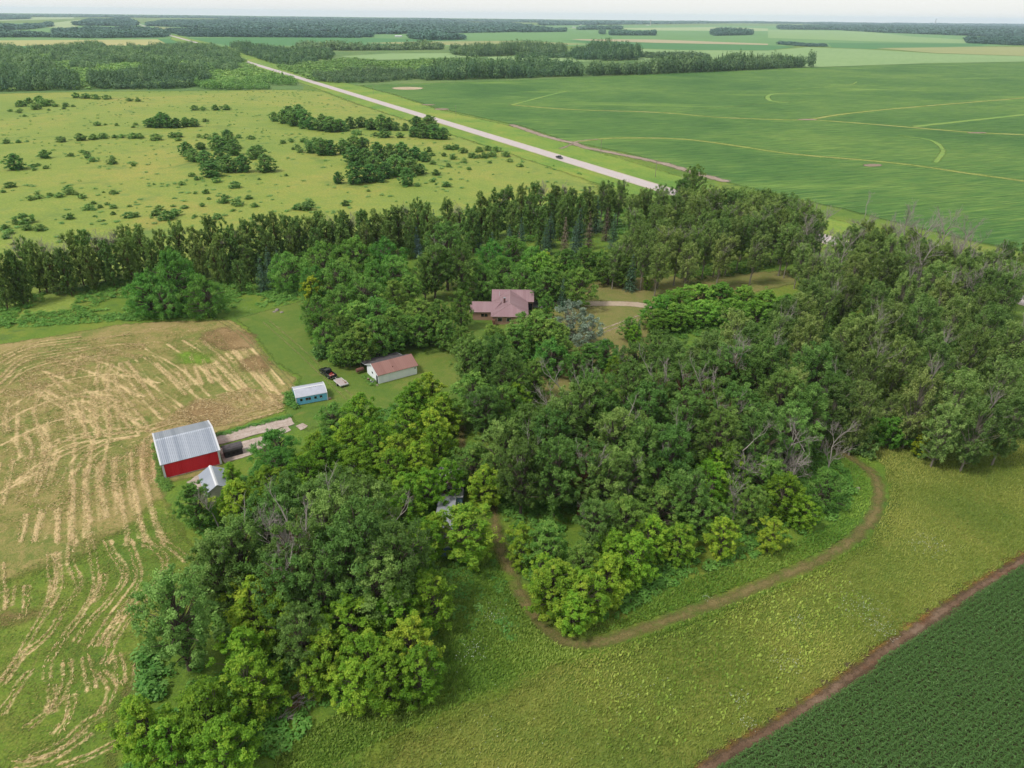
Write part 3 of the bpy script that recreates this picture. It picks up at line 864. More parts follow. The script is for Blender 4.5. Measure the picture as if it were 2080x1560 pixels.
L_spr = leaf_mat("spruce_needles", '2c4630', '425e45', '5f785f', .1)
L_blue = leaf_mat("blue_spruce_needles", '48645a', '66827a', '8aa59c', .1)
L_old = leaf_mat("old_spruce_needles", '4a4638', '665e4c', '857a66', .1)
L_shr = leaf_mat("shrub_leaves", '527a3c', '70944e', '98b06a', .4)
L_mead = leaf_mat("aspen_leaves", '4a743c', '67904c', '92ae66', .42)

# every kind: list of (function args), leaf material, bark, category, height the prototypes are built at
KINDS = {
    'cottonwood_tree': dict(g=[dict(H=18, R=5.2, base=.22, nc=140, cr=1.05, flat=1.05, rise=.5, up=.4, nl=190, leaf=.28, prof='egg', trunk_r=.36, sweep=.25, lean=.02, outer=.5, dead=d) for d in (0, 0, 3, 0, 2)], leaf=L_cot, bark=B_grey, H=18),
    'dying_cottonwood_tree': dict(g=[dict(H=18, R=4.8, base=.25, nc=84, cr=1.1, nl=190, leaf=.28, prof='egg', trunk_r=.38, sweep=.3, lean=.05, outer=.4, dead=4) for d in range(3)], leaf=L_cot, bark=B_red, H=18),
    'boxelder_tree': dict(g=[dict(H=10, R=3.7, base=.08, nc=105, cr=.92, nl=190, leaf=.265, prof='round', trunk_r=.24, outer=.4, stems=2, dead=d, up=.6) for d in (0, 0, 1, 0, 0)], leaf=L_box, bark=B_grey, H=10),
    'poplar_tree': dict(g=[dict(H=18, R=3.9, base=.2, nc=120, cr=1.0, flat=1.45, up=.22, rise=1.5, nl=170, leaf=.33, prof='egg', trunk_r=.26, sweep=.75, lean=.07, outer=.5, dead=d, narrow=.5) for d in (0, 0, 2, 0, 3)], leaf=L_pop, bark=B_pale, H=18),
    'plantation_poplar_tree': dict(g=[dict(H=20, R=3.5, base=.36, nc=95, cr=1.0, flat=1.45, up=.22, rise=1.5, nl=130, leaf=.38, prof='col', trunk_r=.27, sweep=.55, lean=.06, outer=.55, dead=d, narrow=.5) for d in (0, 0, 2, 1)], leaf=L_pop, bark=B_pale, H=20),
    'windbreak_poplar_tree': dict(g=[dict(H=18, R=3.0, base=.12, nc=84, cr=.95, flat=1.6, up=.2, rise=2.0, nl=110, leaf=.44, prof='col', trunk_r=.24, sweep=.15, lean=.02, outer=.6, dead=d) for d in (0, 1, 0, 2, 0)], leaf=L_wb, bark=B_brown, H=18),
    'dead_topped_poplar_tree': dict(g=[dict(H=14, R=2.7, base=.14, nc=34, cr=1.1, nl=110, leaf=.42, prof='col', trunk_r=.26, lean=.02, outer=.6, dead=15) for d in range(3)], leaf=L_wb, bark=B_brown, H=17.5),
    'willow_tree': dict(g=[dict(H=11, R=5.6, base=.12, nc=110, cr=1.2, nl=150, leaf=.36, prof='round', trunk_r=.4, droop=.55, outer=.38, stems=2, narrow=.42, up=.35) for d in range(4)], leaf=L_wil, bark=B_grey, H=11),
    'ash_tree': dict(g=[dict(H=13, R=5.2, base=.14, nc=125, cr=1.12, nl=170, leaf=.3, prof='round', trunk_r=.3, outer=.42) for d in range(3)], leaf=L_ash, bark=B_grey, H=13),
    'lime_green_tree': dict(g=[dict(H=9, R=4.4, base=.12, nc=90, cr=1.05, nl=140, leaf=.36, prof='round', trunk_r=.2, outer=.4, stems=2) for d in range(3)], leaf=L_lime, bark=B_grey, H=9),
    'golden_tree': dict(g=[dict(H=9, R=3.2, base=.12, nc=46, cr=1.1, nl=140, leaf=.42, prof='round', trunk_r=.2, outer=.4)], leaf=L_gold, bark=B_grey, H=9),
    'silver_poplar_tree': dict(g=[dict(H=13, R=5.2, base=.1, nc=56, cr=1.4, nl=120, leaf=.5, prof='round', trunk_r=.25, outer=.45, sweep=.35, stems=3, narrow=.4, up=.2)], leaf=L_sil, bark=B_pale, H=13),
    'spruce_tree': dict(s=[dict(H=14, R=3.0), dict(H=14, R=2.6), dict(H=14, R=2.8, sparse=.15)], leaf=L_spr, bark=B_brown, H=14),
    'blue_spruce_tree': dict(s=[dict(H=12, R=2.4), dict(H=12, R=2.1)], leaf=L_blue, bark=B_brown, H=12),
    'browning_spruce_tree': dict(s=[dict(H=14, R=2.6, sparse=.25), dict(H=14, R=2.2, sparse=.3)], leaf=L_old, bark=B_brown, H=14),
    'dead_tree': dict(d=[dict(H=13), dict(H=13, lean=.2), dict(H=13, spread=.7, n=12), dict(H=13, lean=-.12)], bark=B_dead, H=13),
    'aspen_tree': dict(g=[dict(H=10, R=3.9, base=.0, nc=120, cr=1.05, nl=60, leaf=.55, prof='round', trunk_r=.2, outer=.45, dead=0, up=.8) for d in range(4)], leaf=L_mead, bark=B_pale, H=10),
    'shrub': dict(g=[dict(H=3, R=1.9, base=.0, nc=44, cr=.6, nl=48, leaf=.36, prof='round', trunk_r=.08, outer=.55, stems=2, up=.9) for d in range(5)], leaf=L_shr, bark=B_grey, H=3),
}
PART = {'trunk': 'bark', 'crown': 'leaf', 'dead_branches': None}
PROTO = {}
for ki, (kn, K) in enumerate(KINDS.items()):
    L = []
    for j, a in enumerate(K.get('g') or K.get('s') or K.get('d')):
        sd = 100 * ki + j * 7 + 3
        D = crown_tree(sd, **a) if 'g' in K else spruce_data(sd, **a) if 's' in K else dead_tree_data(sd, **a)
        ms = {}
        for p, d in D.items():
            mat = K['leaf'] if p == 'crown' else (B_dead if (p == 'dead_branches' or kn == 'dead_tree') else K['bark'])
            if kn == 'shrub' and p == 'trunk': continue
            ms[p] = fast_mesh(kn + "_" + p, d[0], d[1], mat, tint=d[2] if len(d) > 2 else None, smooth=(p != 'crown'))
        L.append(ms)
    PROTO[kn] = L

PLACED = []   # (kind, world xy, height, root object)


def place(kind, xy, H, rnd=None, wide=1.0, variant=None):
    rnd = rnd or random
    K = KINDS[kind]; V = PROTO[kind]
    ms = V[variant if variant is not None else rnd.randrange(len(V))]
    sc = H / K['H']
    rz = rnd.uniform(0, 6.28) if kind not in ('poplar_tree', 'plantation_poplar_tree', 'cottonwood_tree', 'dying_cottonwood_tree', 'silver_poplar_tree') else rnd.uniform(-.7, .7)
    sxy = sc * wide * rnd.uniform(.9, 1.12)
    if kind == 'shrub':
        r = link(kind, ms['crown'])
    else:
        r = bpy.data.objects.new(kind, None); COL.objects.link(r); r.empty_display_size = .5
        for p, me in ms.items():
            link(p, me, r)
    r.location = (xy[0], xy[1], 0); r.rotation_euler = (0, 0, rz); r.scale = (sxy, sxy * rnd.uniform(.93, 1.07), sc)
    PLACED.append((kind, np.array(xy[:2]), H, r))
    return r


def top(kind, px, py, H, wide=1.0, variant=None):
    """tree whose top shows at photo pixel (px, py)"""
    p = at(px, py, H * .97)
    return place(kind, p[:2], H, wide=wide, variant=variant)


SHORT = dict(c='cottonwood_tree', d='dying_cottonwood_tree', b='boxelder_tree', p='poplar_tree', l='plantation_poplar_tree', w='windbreak_poplar_tree', t='dead_topped_poplar_tree',
             i='willow_tree', a='ash_tree', m='lime_green_tree', g='golden_tree', v='silver_poplar_tree', s='spruce_tree', u='blue_spruce_tree', o='browning_spruce_tree', x='dead_tree', n='aspen_tree', h='shrub')


def tops(txt):
    for ln in txt.split(';'):
        q = ln.split()
        if q:
            top(SHORT[q[0]], float(q[1]), float(q[2]), float(q[3]), *(float(z) for z in q[4:5]))


# --- left grove, nearest the camera
tops("""b 269 1428 10; b 402 1400 10.5; b 500 1335 10.5; b 483 1283 10; b 330 1470 9; b 445 1470 9.5; 
c 333 1174 17 1.2; c 467 1062 17; d 588 1065 19; c 721 1037 19; c 794 1069 18; c 539 1010 18; c 426 1091 16; c 650 1010 18; c 640 1130 16; c 760 1130 15; c 690 1075 18; d 560 1130 16;
b 705 1218 11; b 656 1279 10; b 737 1291 10; b 830 1259 10; b 866 1166 10; b 800 1200 10; b 780 1330 9; b 850 1320 9; b 715 1345 8.5;
b 945 1028 11 1.3; b 858 1058 9; b 462 985 6.5 .8; b 985 950 9; b 505 1180 11; b 570 1210 11; c 600 1240 13; b 640 1315 8 .8;
a 387 985 9 1.05; b 443 1014 5.5 .8; b 477 978 10; b 540 950 10; b 616 924 10.5; b 715 912 10.5; b 794 918 10; b 804 885 10; b 820 823 11; b 867 759 11 1.15; b 731 802 10.5; i 674 820 7; i 553 875 9; i 559 915 8; b 705 847 10; b 877 832 11; b 640 880 9.5; b 760 860 10.5; b 845 900 10; b 885 862 10;
c 639 975 15; c 737 985 16; c 570 975 14; c 690 960 14; b 820 965 10; a 960 905 10; b 862 955 9 .9; b 905 938 9.5; b 885 1045 8 .9; b 660 890 10; b 464 940 6 .7; b 840 780 10; b 900 800 10; x 432 1010 7;
x 610 1090 15; x 800 1075 13; """)
# --- centre grove
tops("""a 1025 783 11; c 1074 836 17; c 1115 846 17; c 1205 760 19; c 1287 745 19; c 1176 785 18; c 1357 718 19; c 1320 790 18; d 1484 705 20; d 1435 775 18; c 1533 718 19; c 1595 762 18; c 1656 704 19; c 1690 760 17; c 1254 836 18; c 1398 804 18; d 1185 898 16; c 1230 927 15; c 1300 860 17; c 1360 870 17; c 1470 840 17; c 1550 830 17; c 1620 830 16; d 1390 740 19; c 1440 720 19; c 1570 700 19; c 1140 810 18; c 1060 900 16; c 1020 860 15; c 1130 900 16; c 1270 910 15; d 1340 760 19; c 1500 790 18; d 1460 800 17; c 1640 790 17;
a 1349 988 10; b 1451 939 11; x 1525 906 12; a 1435 1009 9; b 1607 964 10; i 1690 955 8 1.1; b 1060 1065 9 .8; a 1111 1066 10; a 1185 1103 10 .85; b 1295 1087 10; b 1130 1145 10; b 1190 1165 9.5; b 1240 1130 9.5; b 1165 1205 7.5 .9; b 1105 1130 8 .8; b 1386 1066 8; b 1476 1054 8; b 1574 1054 7; b 1640 1010 7; a 1270 1010 11; c 1210 1020 12; a 1530 990 9; c 1400 960 13; a 1340 930 12; a 1560 930 10; b 1480 900 11;b 1250 1080 9; b 1330 1050 9;
x 1600 890 11; x 1700 890 9; x 1620 905 11; x 1500 1000 7; x 1290 960 10; x 1420 990 8;x 1130 790 15""")
# --- right wood beside the highway
tops("""p 1646 571 18; p 1724 571 18; p 1874 613 20; p 2009 628 20; p 1767 649 19; p 1987 674 20; p 1681 702 18; p 1834 699 19; p 1610 759 17; p 1817 809 10; m 1820 850 7 1.1; p 1493 640 17; p 1361 695 17; p 1945 610 19; p 1900 690 19; p 2060 660 20; p 2040 740 19; p 1950 760 18; p 1880 760 18; p 1770 720 18; p 1720 650 18; p 1580 640 17; p 1640 650 18; p 1560 700 18; p 1430 680 17; p 1480 700 17; p 1520 660 17; p 1400 720 17; p 1700 780 16; p 1760 790 16; p 2000 820 16; p 2070 800 17; p 1930 830 14; p 1590 610 17; p 1800 620 19; p 2110 720 19; p 2120 620 20; p 1840 560 18; p 1920 570 19; p 2050 560 19; p 2000 590 19; p 1780 580 18; p 1690 530 17; p 1740 520 17; p 1800 520 17; p 1860 500 17; p 1960 520 18; p 2080 520 18; p 1650 520 16; p 1700 480 16; p 1760 450 16; p 1800 460 16; p 1850 470 16; p 1900 500 16; p 2044 496 17; p 2010 550 18; p 1680 590 16;p 1620 600 16;
p 1730 462 16 1.2; p 1775 470 16 1.2; p 1815 480 16 1.2; p 1870 490 16 1.2; p 1920 500 16 1.2; p 1965 508 16 1.1; p 2010 512 17 1.2; p 1745 500 17 1.2; p 1830 515 17 1.2; p 1900 535 17 1.2; p 2060 540 18 1.2; p 2090 500 18; p 1980 540 16; x 1660 440 15; x 1756 430 16; x 1720 500 15; x 1850 445 16; x 1890 480 17; x 1927 462 17; x 1880 520 16; x 1940 500 16; x 1960 470 15; x 1990 500 14; x 1820 470 15; x 1700 540 14; x 1985 560 15; x 1640 470 14; x 1680 455 15;
m 1345 602 9 1.2; m 1380 588 9 1.3; m 1425 579 9 1.3; m 1470 576 9 1.3; m 1515 582 9 1.3; m 1560 592 8 1.3; m 1600 600 8 1.1; m 1375 618 8 1.3; m 1430 610 8 1.3; m 1490 606 8.5 1.3; m 1545 612 8 1.2; m 1340 630 7 1.2;
h 1760 880 5; h 1890 880 5; h 1950 872 4; g 1880 885 5; b 1850 850 6""")
# --- plantation, spruces and yard trees behind the house
tops("""l 1290 430 19; l 1330 420 19; l 1370 400 20; l 1410 395 20; l 1450 390 20; l 1490 392 20; l 1530 395 20; l 1570 400 20; l 1610 412 19; l 1300 455 19; l 1345 450 19; l 1390 440 19; l 1430 430 20; l 1475 425 20; l 1520 425 20; l 1560 425 20; l 1600 435 19; l 1610 470 17; l 1640 480 16; l 1270 480 17; l 1250 500 15; l 1400 500 17; l 1340 500 17;
c 1410 340 20; c 1385 365 18; l 1305 388 18 1.2; l 1345 392 18 1.2; l 1385 385 19 1.2; l 1430 382 19 1.2; l 1470 384 20 1.2; l 1510 385 20 1.2; l 1550 388 20 1.2; l 1590 396 20 1.2; l 1625 408 20 1.2; l 1650 430 19 1.2; l 1500 410 19 1.2; l 1560 410 19 1.2; l 1420 410 19 1.2; l 1350 420 18 1.2; l 1660 450 17; l 1285 400 17 1.2; l 1600 460 18 1.2; l 1630 500 15; l 1540 475 18 1.2; l 1470 480 18 1.2; s 1450 375 12; s 1420 400 12; l 1340 380 18; l 1310 390 18; l 1260 372 19; l 1225 372 18; l 1190 385 18;
o 1200 430 15; o 1235 420 14; s 1180 420 16; s 1215 400 15; s 1250 430 15; s 1170 450 14; o 1150 440 14; s 1060 440 15; s 1035 455 13; s 1287 515 13; s 1000 470 13; s 1330 470 10; o 1055 470 11; u 845 460 12; u 720 488 9; s 880 425 13; s 970 450 12; s 540 500 13; s 525 520 12; s 560 500 10; s 760 430 14; s 1120 430 14; s 1110 455 12; s 910 430 14
""")
tops("""i 340 510 18 1.0; i 285 556 13; i 405 560 13; i 330 575 11; a 340 500 14 .8; i 580 512 13; i 650 492 13 1.1; i 720 480 13; i 780 485 13; i 700 520 12; i 760 530 12; i 800 520 12; i 640 540 11; g 632 560 9; i 690 580 10 1.1; a 725 612 12 1.1; a 690 640 10 1.1; i 760 605 12 1.1; a 700 680 8.5; i 660 655 9; a 740 650 10; a 770 640 10; a 800 625 11; a 720 690 7; a 680 700 6 .9; i 640 600 12; i 740 560 12; i 680 530 13; a 890 610 12; a 850 640 10; a 745 668 8.5; a 795 662 8.5; a 905 650 9 .9; s 755 600 12; o 770 610 11; a 850 610 11 1.1; a 820 640 9; a 880 640 9; c 905 458 22 1.1; c 880 500 18; c 935 500 18; c 860 520 15; a 800 570 12; a 830 560 11; i 1000 490 14; i 1040 480 14; i 1085 500 13; m 1100 515 12; i 1020 520 12; g 1105 510 11 .7; i 1060 540 11; i 980 540 11; a 1150 505 12; a 1190 500 12; i 1220 510 10; i 1160 530 9; a 1180 545 13 1.1; a 1130 550 10; s 1145 565 10; v 1160 610 12 1.2; v 1200 640 10; a 1090 632 13 1.25; a 1050 662 11 1.1; a 1120 650 12 1.1; a 1010 668 10; i 1230 690 8; a 935 590 12 .8; a 1110 545 12; a 1000 660 10; a 940 665 9; c 1000 690 16; c 970 700 15; c 950 690 15; c 1030 720 15; a 1130 670 11; a 1200 700 9 1.1; a 1170 715 8; a 1090 730 11; b 1050 780 9; a 960 760 13; c 980 790 13; a 1280 645 7; s 1300 650 6; b 1290 660 6; b 1318 560 5; a 1240 510 12; a 1270 520 11; h 650 700 4; i 1120 690 10;c 1340 680 16; c 1290 700 16; b 1260 720 8; x 1190 760 9; a 790 640 9; a 690 690 7; a 1110 600 8""")
for bx, by in ((1300, 590), (1335, 585), (1368, 580), (1397, 574), (1425, 567), (1448, 564), (1472, 558), (1495, 553), (1518, 546), (1541, 542), (1564, 537), (1589, 525), (1612, 515)):
    place('plantation_poplar_tree', at(bx, by)[:2], random.uniform(18.5, 20.5))
# --- windbreak behind the hay field
tops("""w 13 511 17; t 30 474 18; w 50 491 17; t 81 484 17; w 67 498 16; t 111 491 17; w 141 474 18; w 165 474 18; t 188 467 18; t 205 467 17; t 229 460 17; w 252 463 17; w 279 463 18; w 320 468 17; w 353 452 19; w 390 466 17; w 421 446 19; w 461 459 18; t 470 450 18; w 498 449 18; w 525 438 19; w 552 436 18; w 579 439 18; t 602 444 17; w 629 446 17; w 660 447 17; w 687 439 18; w 597 443 18; w 645 435 18; t 670 430 18; w 695 434 17; t 710 430 17; w 732 429 18; w 760 432 17; w 787 427 17; w 807 424 17; t 820 405 19; w 847 407 19; w 867 417 18; w 910 407 19; t 932 405 18; w 955 420 17; w 977 397 19; w 1010 387 19; w 1032 382 19; w 1060 378 18; w 1085 372 18; t 1100 365 18; t 1145 365 18; w 1130 378 18; w 1165 385 17; w 1120 400 17; w 1080 395 17; w 1040 410 17; w 1000 415 17; w 960 430 16; w 920 440 16; w 880 445 15; w 830 440 16; w 790 450 15; w 740 455 15; w 690 460 15; w 640 465 15; w 590 465 15; w 540 470 15; w 490 475 15; w 440 480 15; w 400 490 14; w 300 490 15; w 250 490 15; w 210 495 15; w 170 500 15; w 120 510 15; w 95 515 14; w 30 530 14; w -20 520 17; w -50 500 18; t -70 490 18; w 5 540 13; w 450 510 12; w 500 500 13; w 430 500 13; w 480 530 11; w 1140 410 16; w 1100 425 16; w 1180 400 17; w 1200 390 17; w 1240 385 17; w 1150 395 17""")

# --- meadow bushes and copses.  x, ground y and width, in pixels of two enlarged views of the photograph
E5 = """340 575 120 565 555 60 260 640 50 300 630 40 265 670 50 360 655 60 660 525 50 690 540 60 700 570 60 740 600 80 905 580 50 895 620 90 1055 605 25 1075 635 50 475 440 95 630 430 120 740 420 90 825 410 80 920 405 60 980 405 60 1070 410 80 1120 410 80 1250 425 100 1390 405 80 1440 400 80 1440 430 60 1610 400 50 1670 410 70 1740 395 60 1830 385 90 1930 405 60 2030 415 60 35 450 70 135 445 60 215 435 30 60 810 90 15 850 50 230 915 80 300 900 60 395 880 60 470 890 70 530 850 110 545 870 90 615 870 50 650 900 80 295 865 40 745 945 60 700 995 100 800 975 60 860 950 50 910 980 70 835 850 30 905 860 60 940 860 40 1045 965 40 1400 965 40 1490 980 60 1280 995 80 1250 1040 90 1330 1080 150 1410 1045 110 1575 1050 50 550 1070 85 835 1080 30 765 1045 30 1020 1060 90 1090 1050 70 1050 1015 30 910 1030 50 1750 1070 100 1890 1000 40 1635 965 60 1690 905 40 1665 860 70 1580 860 40 1895 815 105 2010 905 75 1910 960 120 1810 940 90 1815 900 60 2060 970 70 1550 720 60 1590 750 60 1465 790 60 1245 785 30 1745 770 80 160 1110 150 110 1110 70 200 1160 90 300 1165 100 30 1230 80 60 1190 80 20 1150 80 150 150 90 220 130 90 300 120 100 380 140 90 260 175 120 330 150 100 440 150 50 390 180 30 520 150 60 510 170 40 585 150 40 75 190 40 155 185 40 140 200 50 190 230 40 600 80 80 680 85 90 760 88 80 850 90 80 1040 105 60 1110 108 60 940 305 45 1095 300 45 850 300 30 780 305 60 1075 320 40 1570 180 70 1640 180 60 1740 180 80 1830 178 80 1660 275 60"""
E5T = """95 670 140 1200 320 90 1260 325 110 1340 325 110 1420 325 100 1300 290 100 1500 315 80 1560 315 90 1500 560 120 1560 600 120 1650 620 130 1760 510 130 1850 500 140 1840 430 90 1690 730 160 1830 690 170 1960 690 150 1620 500 80 1880 550 140 2050 580 110 1780 600 120 1720 660 110"""
E6T = """140 270 80 220 290 110 300 310 150 380 320 150 450 340 120 530 350 140 600 360 130 680 350 110 760 330 110 850 320 100 930 340 110 1010 350 130 1080 340 90 1135 345 65 1210 345 60 1280 400 100 1350 410 130 1440 415 140 1520 420 110 1400 350 140 1300 340 100 260 250 110 340 260 120 440 530 100 520 550 130 600 550 130 700 540 130 790 530 130 860 520 110 780 630 150 880 640 150 980 600 150 1080 600 150 1180 590 140 1290 590 130 1370 600 90 1250 720 170 1330 700 100 1130 720 160 1040 740 130 920 770 150 800 790 200 660 780 100 950 680 150 1010 770 90 1220 800 140 60 690 170 10 560 110"""
E6 = """375 330 60 725 350 70 820 380 80 790 370 50 1040 405 120 970 390 60 1165 405 85 330 480 50 350 525 80 300 500 40 420 460 80 210 450 60 280 440 60 380 440 70 470 440 80 980 500 80 870 450 90 1435 620 60 1460 710 80 1525 555 60 1600 580 70 1690 605 55 1560 500 80 1620 500 90 1680 530 90 1760 570 90 1810 520 90 1850 570 90 1880 510 80 1920 560 90 1950 520 80 2030 560 80 1900 610 40 2060 600 50 1400 520 70 1430 550 50 1560 640 60 1730 665 50 1545 805 80 1580 745 30 1460 785 30 1430 765 60 70 515 40 20 745 40 240 715 40 1310 800 60 910 840 40 430 960 90 390 1000 130 720 960 80 320 990 90 2150 640 60"""


def bushes(txt, ox, oy, kind, hw):
    q = [float(v) for v in txt.split()]
    for x, y, wd in zip(q[0::3], q[1::3], q[2::3]):
        p = at(ox + x / 4, oy + y / 4); z = proj(p)[2]; W = wd / 4 * z / F
        g = p[:2] + np.array([0, W * .45])
        H = W * hw * random.uniform(.85, 1.15)
        if kind == 'aspen_tree': H = min(H, 17)
        place(kind, g, H, wide=(W / 2) / (H / KINDS[kind]['H']) / (1.95 if kind == 'shrub' else 3.9))


bushes(E5, 0, 180, 'shrub', .52); bushes(E6, 520, 180, 'shrub', .52)
bushes(E5T, 0, 180, 'aspen_tree', .85); bushes(E6T, 520, 180, 'aspen_tree', .95)

# ================================================================== BUILDINGS
def glass_mat():
    s = NT("dark_glass"); s.color((0.012, 0.014, 0.016, 1)); s.b.inputs["Roughness"].default_value = 0.08; s.b.inputs["Specular IOR Level"].default_value = 0.6
    return s.m


def ribbed(name, c1, c2, scale=1.0, axis=0, rough=.45, metal=.25, depth=.03, var=.10, g=None):
    """corrugated sheet: ribs along the slope, spacing 'scale' metres, with uneven weathering between sheets"""
    s = NT(name); o = s.co(True)
    sep = s.n("ShaderNodeSeparateXYZ"); s.put(sep.inputs[0], o)
    x = sep.outputs[axis]
    wv = s.math('SINE', s.math('MULTIPLY', x, 2 * math.pi / scale))
    cell = s.n("ShaderNodeTexWhiteNoise", noise_dimensions='1D'); s.put(cell.inputs["W"], s.math('FLOOR', s.math('MULTIPLY', x, 1.0 / (scale * 2.2))))
    n = s.noise(s.map(o, (.5, .5, .5)), 3.0, 5, .7)
    f = s.math('ADD', s.math('MULTIPLY', cell.outputs[0], .5), s.math('MULTIPLY', n, .5))
    col = s.ramp(f, (.2, C(c1, g)), (.8, C(c2, g)))
    col = s.mix(1.0, col, s.ramp(wv, (0.0, 1 - var), (0.5, 1.0)), 'MULTIPLY')
    s.color(col); s.bump(wv, depth); s.b.inputs["Roughness"].default_value = rough; s.b.inputs["Metallic"].default_value = metal
    return s.m


M_glass = glass_mat()
M_white = simple("white_trim", 'f2f3f4', .55, .06)
M_galv = ribbed("galvanised_roof", 'a4adba', 'c6cdd8', .34, 0, .42, .3, .02, .06)
M_galv2 = ribbed("galvanised_roof_dull", 'b4bcc8', 'ccd2db', .4, 1, .45, .3, .02)
M_redw = ribbed("red_siding", 'bc1e2c', 'c82836', .3, 0, .5, 0, .015, .05, 1.0)
M_blue = simple("blue_boards", C('74bede', 1.08), .7, .22, 2.0, streak=(.8, 1, 6))
M_whroof = simple("white_metal_roof", 'd3d6e2', .4, .10, 1.2, .2)
M_pinkroof = ribbed("faded_red_roof", 'a3786e', 'b08479', .5, 0, .5, .15, .015, .06)
M_whwall = ribbed("white_siding", 'e6eaec', 'f0f2f3', .3, 0, .5, 0, .012, .05, 1.05)
M_whwall_y = ribbed("white_siding_end", 'dfe4ee', 'eef0f5', .3, 1, .5, 0, .012, .05)
M_dark = simple("dark_opening", (0.01, 0.01, 0.012, 1), .9, .1)
M_oldroof = simple("tarred_and_shaded_roof", '655f61', .85, .3, 2.0)  # tar on the shelter; painted shadow on the garage's rear roofs
M_tan = simple("tan_siding", C('b08c76', 1.3), .7, .08, 2.0, streak=(.3, .3, 6))
M_house = ribbed("rose_metal_roof", 'a68488', 'b29296', .45, 0, .5, .15, .012, .04)
M_houseY = ribbed("rose_metal_roof_side", 'a68488', 'b29296', .45, 1, .5, .15, .012, .04)
M_houset = simple("rose_trim", 'c4a3a4', .6, .05)
M_blackw = simple("black_boards", '3f3a3d', .8, .3, 3.0, streak=(6, 1, .6))
M_rust = simple("rusty_metal", '8a5f50', .8, .35, 2.5)
M_wood = simple("weathered_wood", 'b8a592', .8, .25, 3.0, streak=(1, 8, 1))
M_deck = simple("trailer_deck_boards", 'c9b9b4', .8, .2, 2.0, streak=(.6, 9, 1))
M_chrome = simple("chrome", 'b8bcc2', .25, .05, 1, .9)
M_black = simple("black_paint", (0.012, 0.012, 0.014, 1), .18, .05, 1, 0, .6)
M_tyre = simple("tyre_rubber", (0.02, 0.02, 0.021, 1), .85, .1)
M_rim = simple("wheel_rim", 'c6c6c4', .35, .08, 1, .6)
M_red = simple("red_plastic", 'a83a34', .5, .2, 4)
M_pink = simple("pink_cloth", 'd88f84', .8, .2, 4)
M_tail = simple("tail_light_red", '8a1a18', .3, .05)
M_headl = simple("headlight_glass", 'e6e8ea', .15, .05)
M_grey = simple("grey_boards", 'a8abb0', .8, .2, 2.5)
M_bluegrey = simple("faded_blue_siding", '7f9cb2', .7, .15, 2.5)
M_cream = simple("cream_paint", 'd8d3c4', .7, .12)


def frame_of(pa, pb):
    a = at(*pa)[:2]; b = at(*pb)[:2]; d = b - a
    return a, math.atan2(d[1], d[0]), float(np.linalg.norm(d))


def gable_roof(L, w, eave, rise, over=.25, t=.08, ridge_at=None):
    """two plates; returns (front plate builder, back plate builder)"""
    m = w / 2 if ridge_at is None else ridge_at
    k = rise / m; kb = rise / (w - m)
    f = MB().slab([(-over, -over, eave - k * over + t), (L + over, -over, eave - k * over + t), (L + over, m, eave + rise + t), (-over, m, eave + rise + t)], t)
    b = MB().slab([(L + over, w + over, eave - kb * over + t), (-over, w + over, eave - kb * over + t), (-over, m + .002, eave + rise + t), (L + over, m + .002, eave + rise + t)], t)
    return f, b


def rake(name, x, w, eave, rise, mat, par, over=.25, wd=.3):
    """white edge trim that follows a gable, standing proud of the roof"""
    m = w / 2; k = rise / m; mb = MB(); s_ = .10
    pr = [(-over - .03, eave - k * over - .10), (m, eave + rise - .08), (w + over + .03, eave - k * over - .10), (w + over + .03, eave - k * over + s_ + .02), (m, eave + rise + s_ + .03), (-over - .03, eave - k * over + s_ + .02)]
    mb.prism(pr, x - wd / 2, x + wd / 2); return mb.build(name, mat, par)


# --- red barn
a, rz, L = frame_of((337, 972.3), (448.9, 943))
W_, EH, RI = 12.8, 3.35, 1.9
barn = thing("barn", "red barn with a silver corrugated metal roof and white edge trim", "barn", (*a, 0), rz)
mb = MB(); mb.prism([(0, .15), (W_, .15), (W_, EH), (W_ / 2, EH + RI), (0, EH)], 0, L); mb.build("wall", M_redw, barn)
MB().box(-.1, L + .1, -.1, W_ + .1, 0, .15).build("foundation", m_conc, barn)
f, b = gable_roof(L, W_, EH, RI, .28)
rf = f.build("roof", M_galv, barn); b.build("roof", M_galv, barn)
MB().prism([(W_ / 2 - .35, EH + RI - .02), (W_ / 2, EH + RI + .16), (W_ / 2 + .35, EH + RI - .02)], -.2, L + .2).build("ridge_cap", M_galv, rf)
rake("roof_trim", -.28, W_, EH, RI, M_white, barn); rake("roof_trim", L + .28, W_, EH, RI, M_white, barn)
for x in (-.01, L + .01):
    for y in (-.01, W_ + .01):
        MB().box(x - .19, x + .19, y - .19, y + .19, .15, EH - .2).build("corner_trim", M_white, barn)
dr = MB().box(-.06, -.01, W_ / 2 - 1.8, W_ / 2 + 1.8, .16, 3.0).build("door", M_redw, barn)
MB().box(-.09, -.06, W_ / 2 - 1.9, W_ / 2 + 1.9, 3.0, 3.16).build("door_rail", M_white, dr)

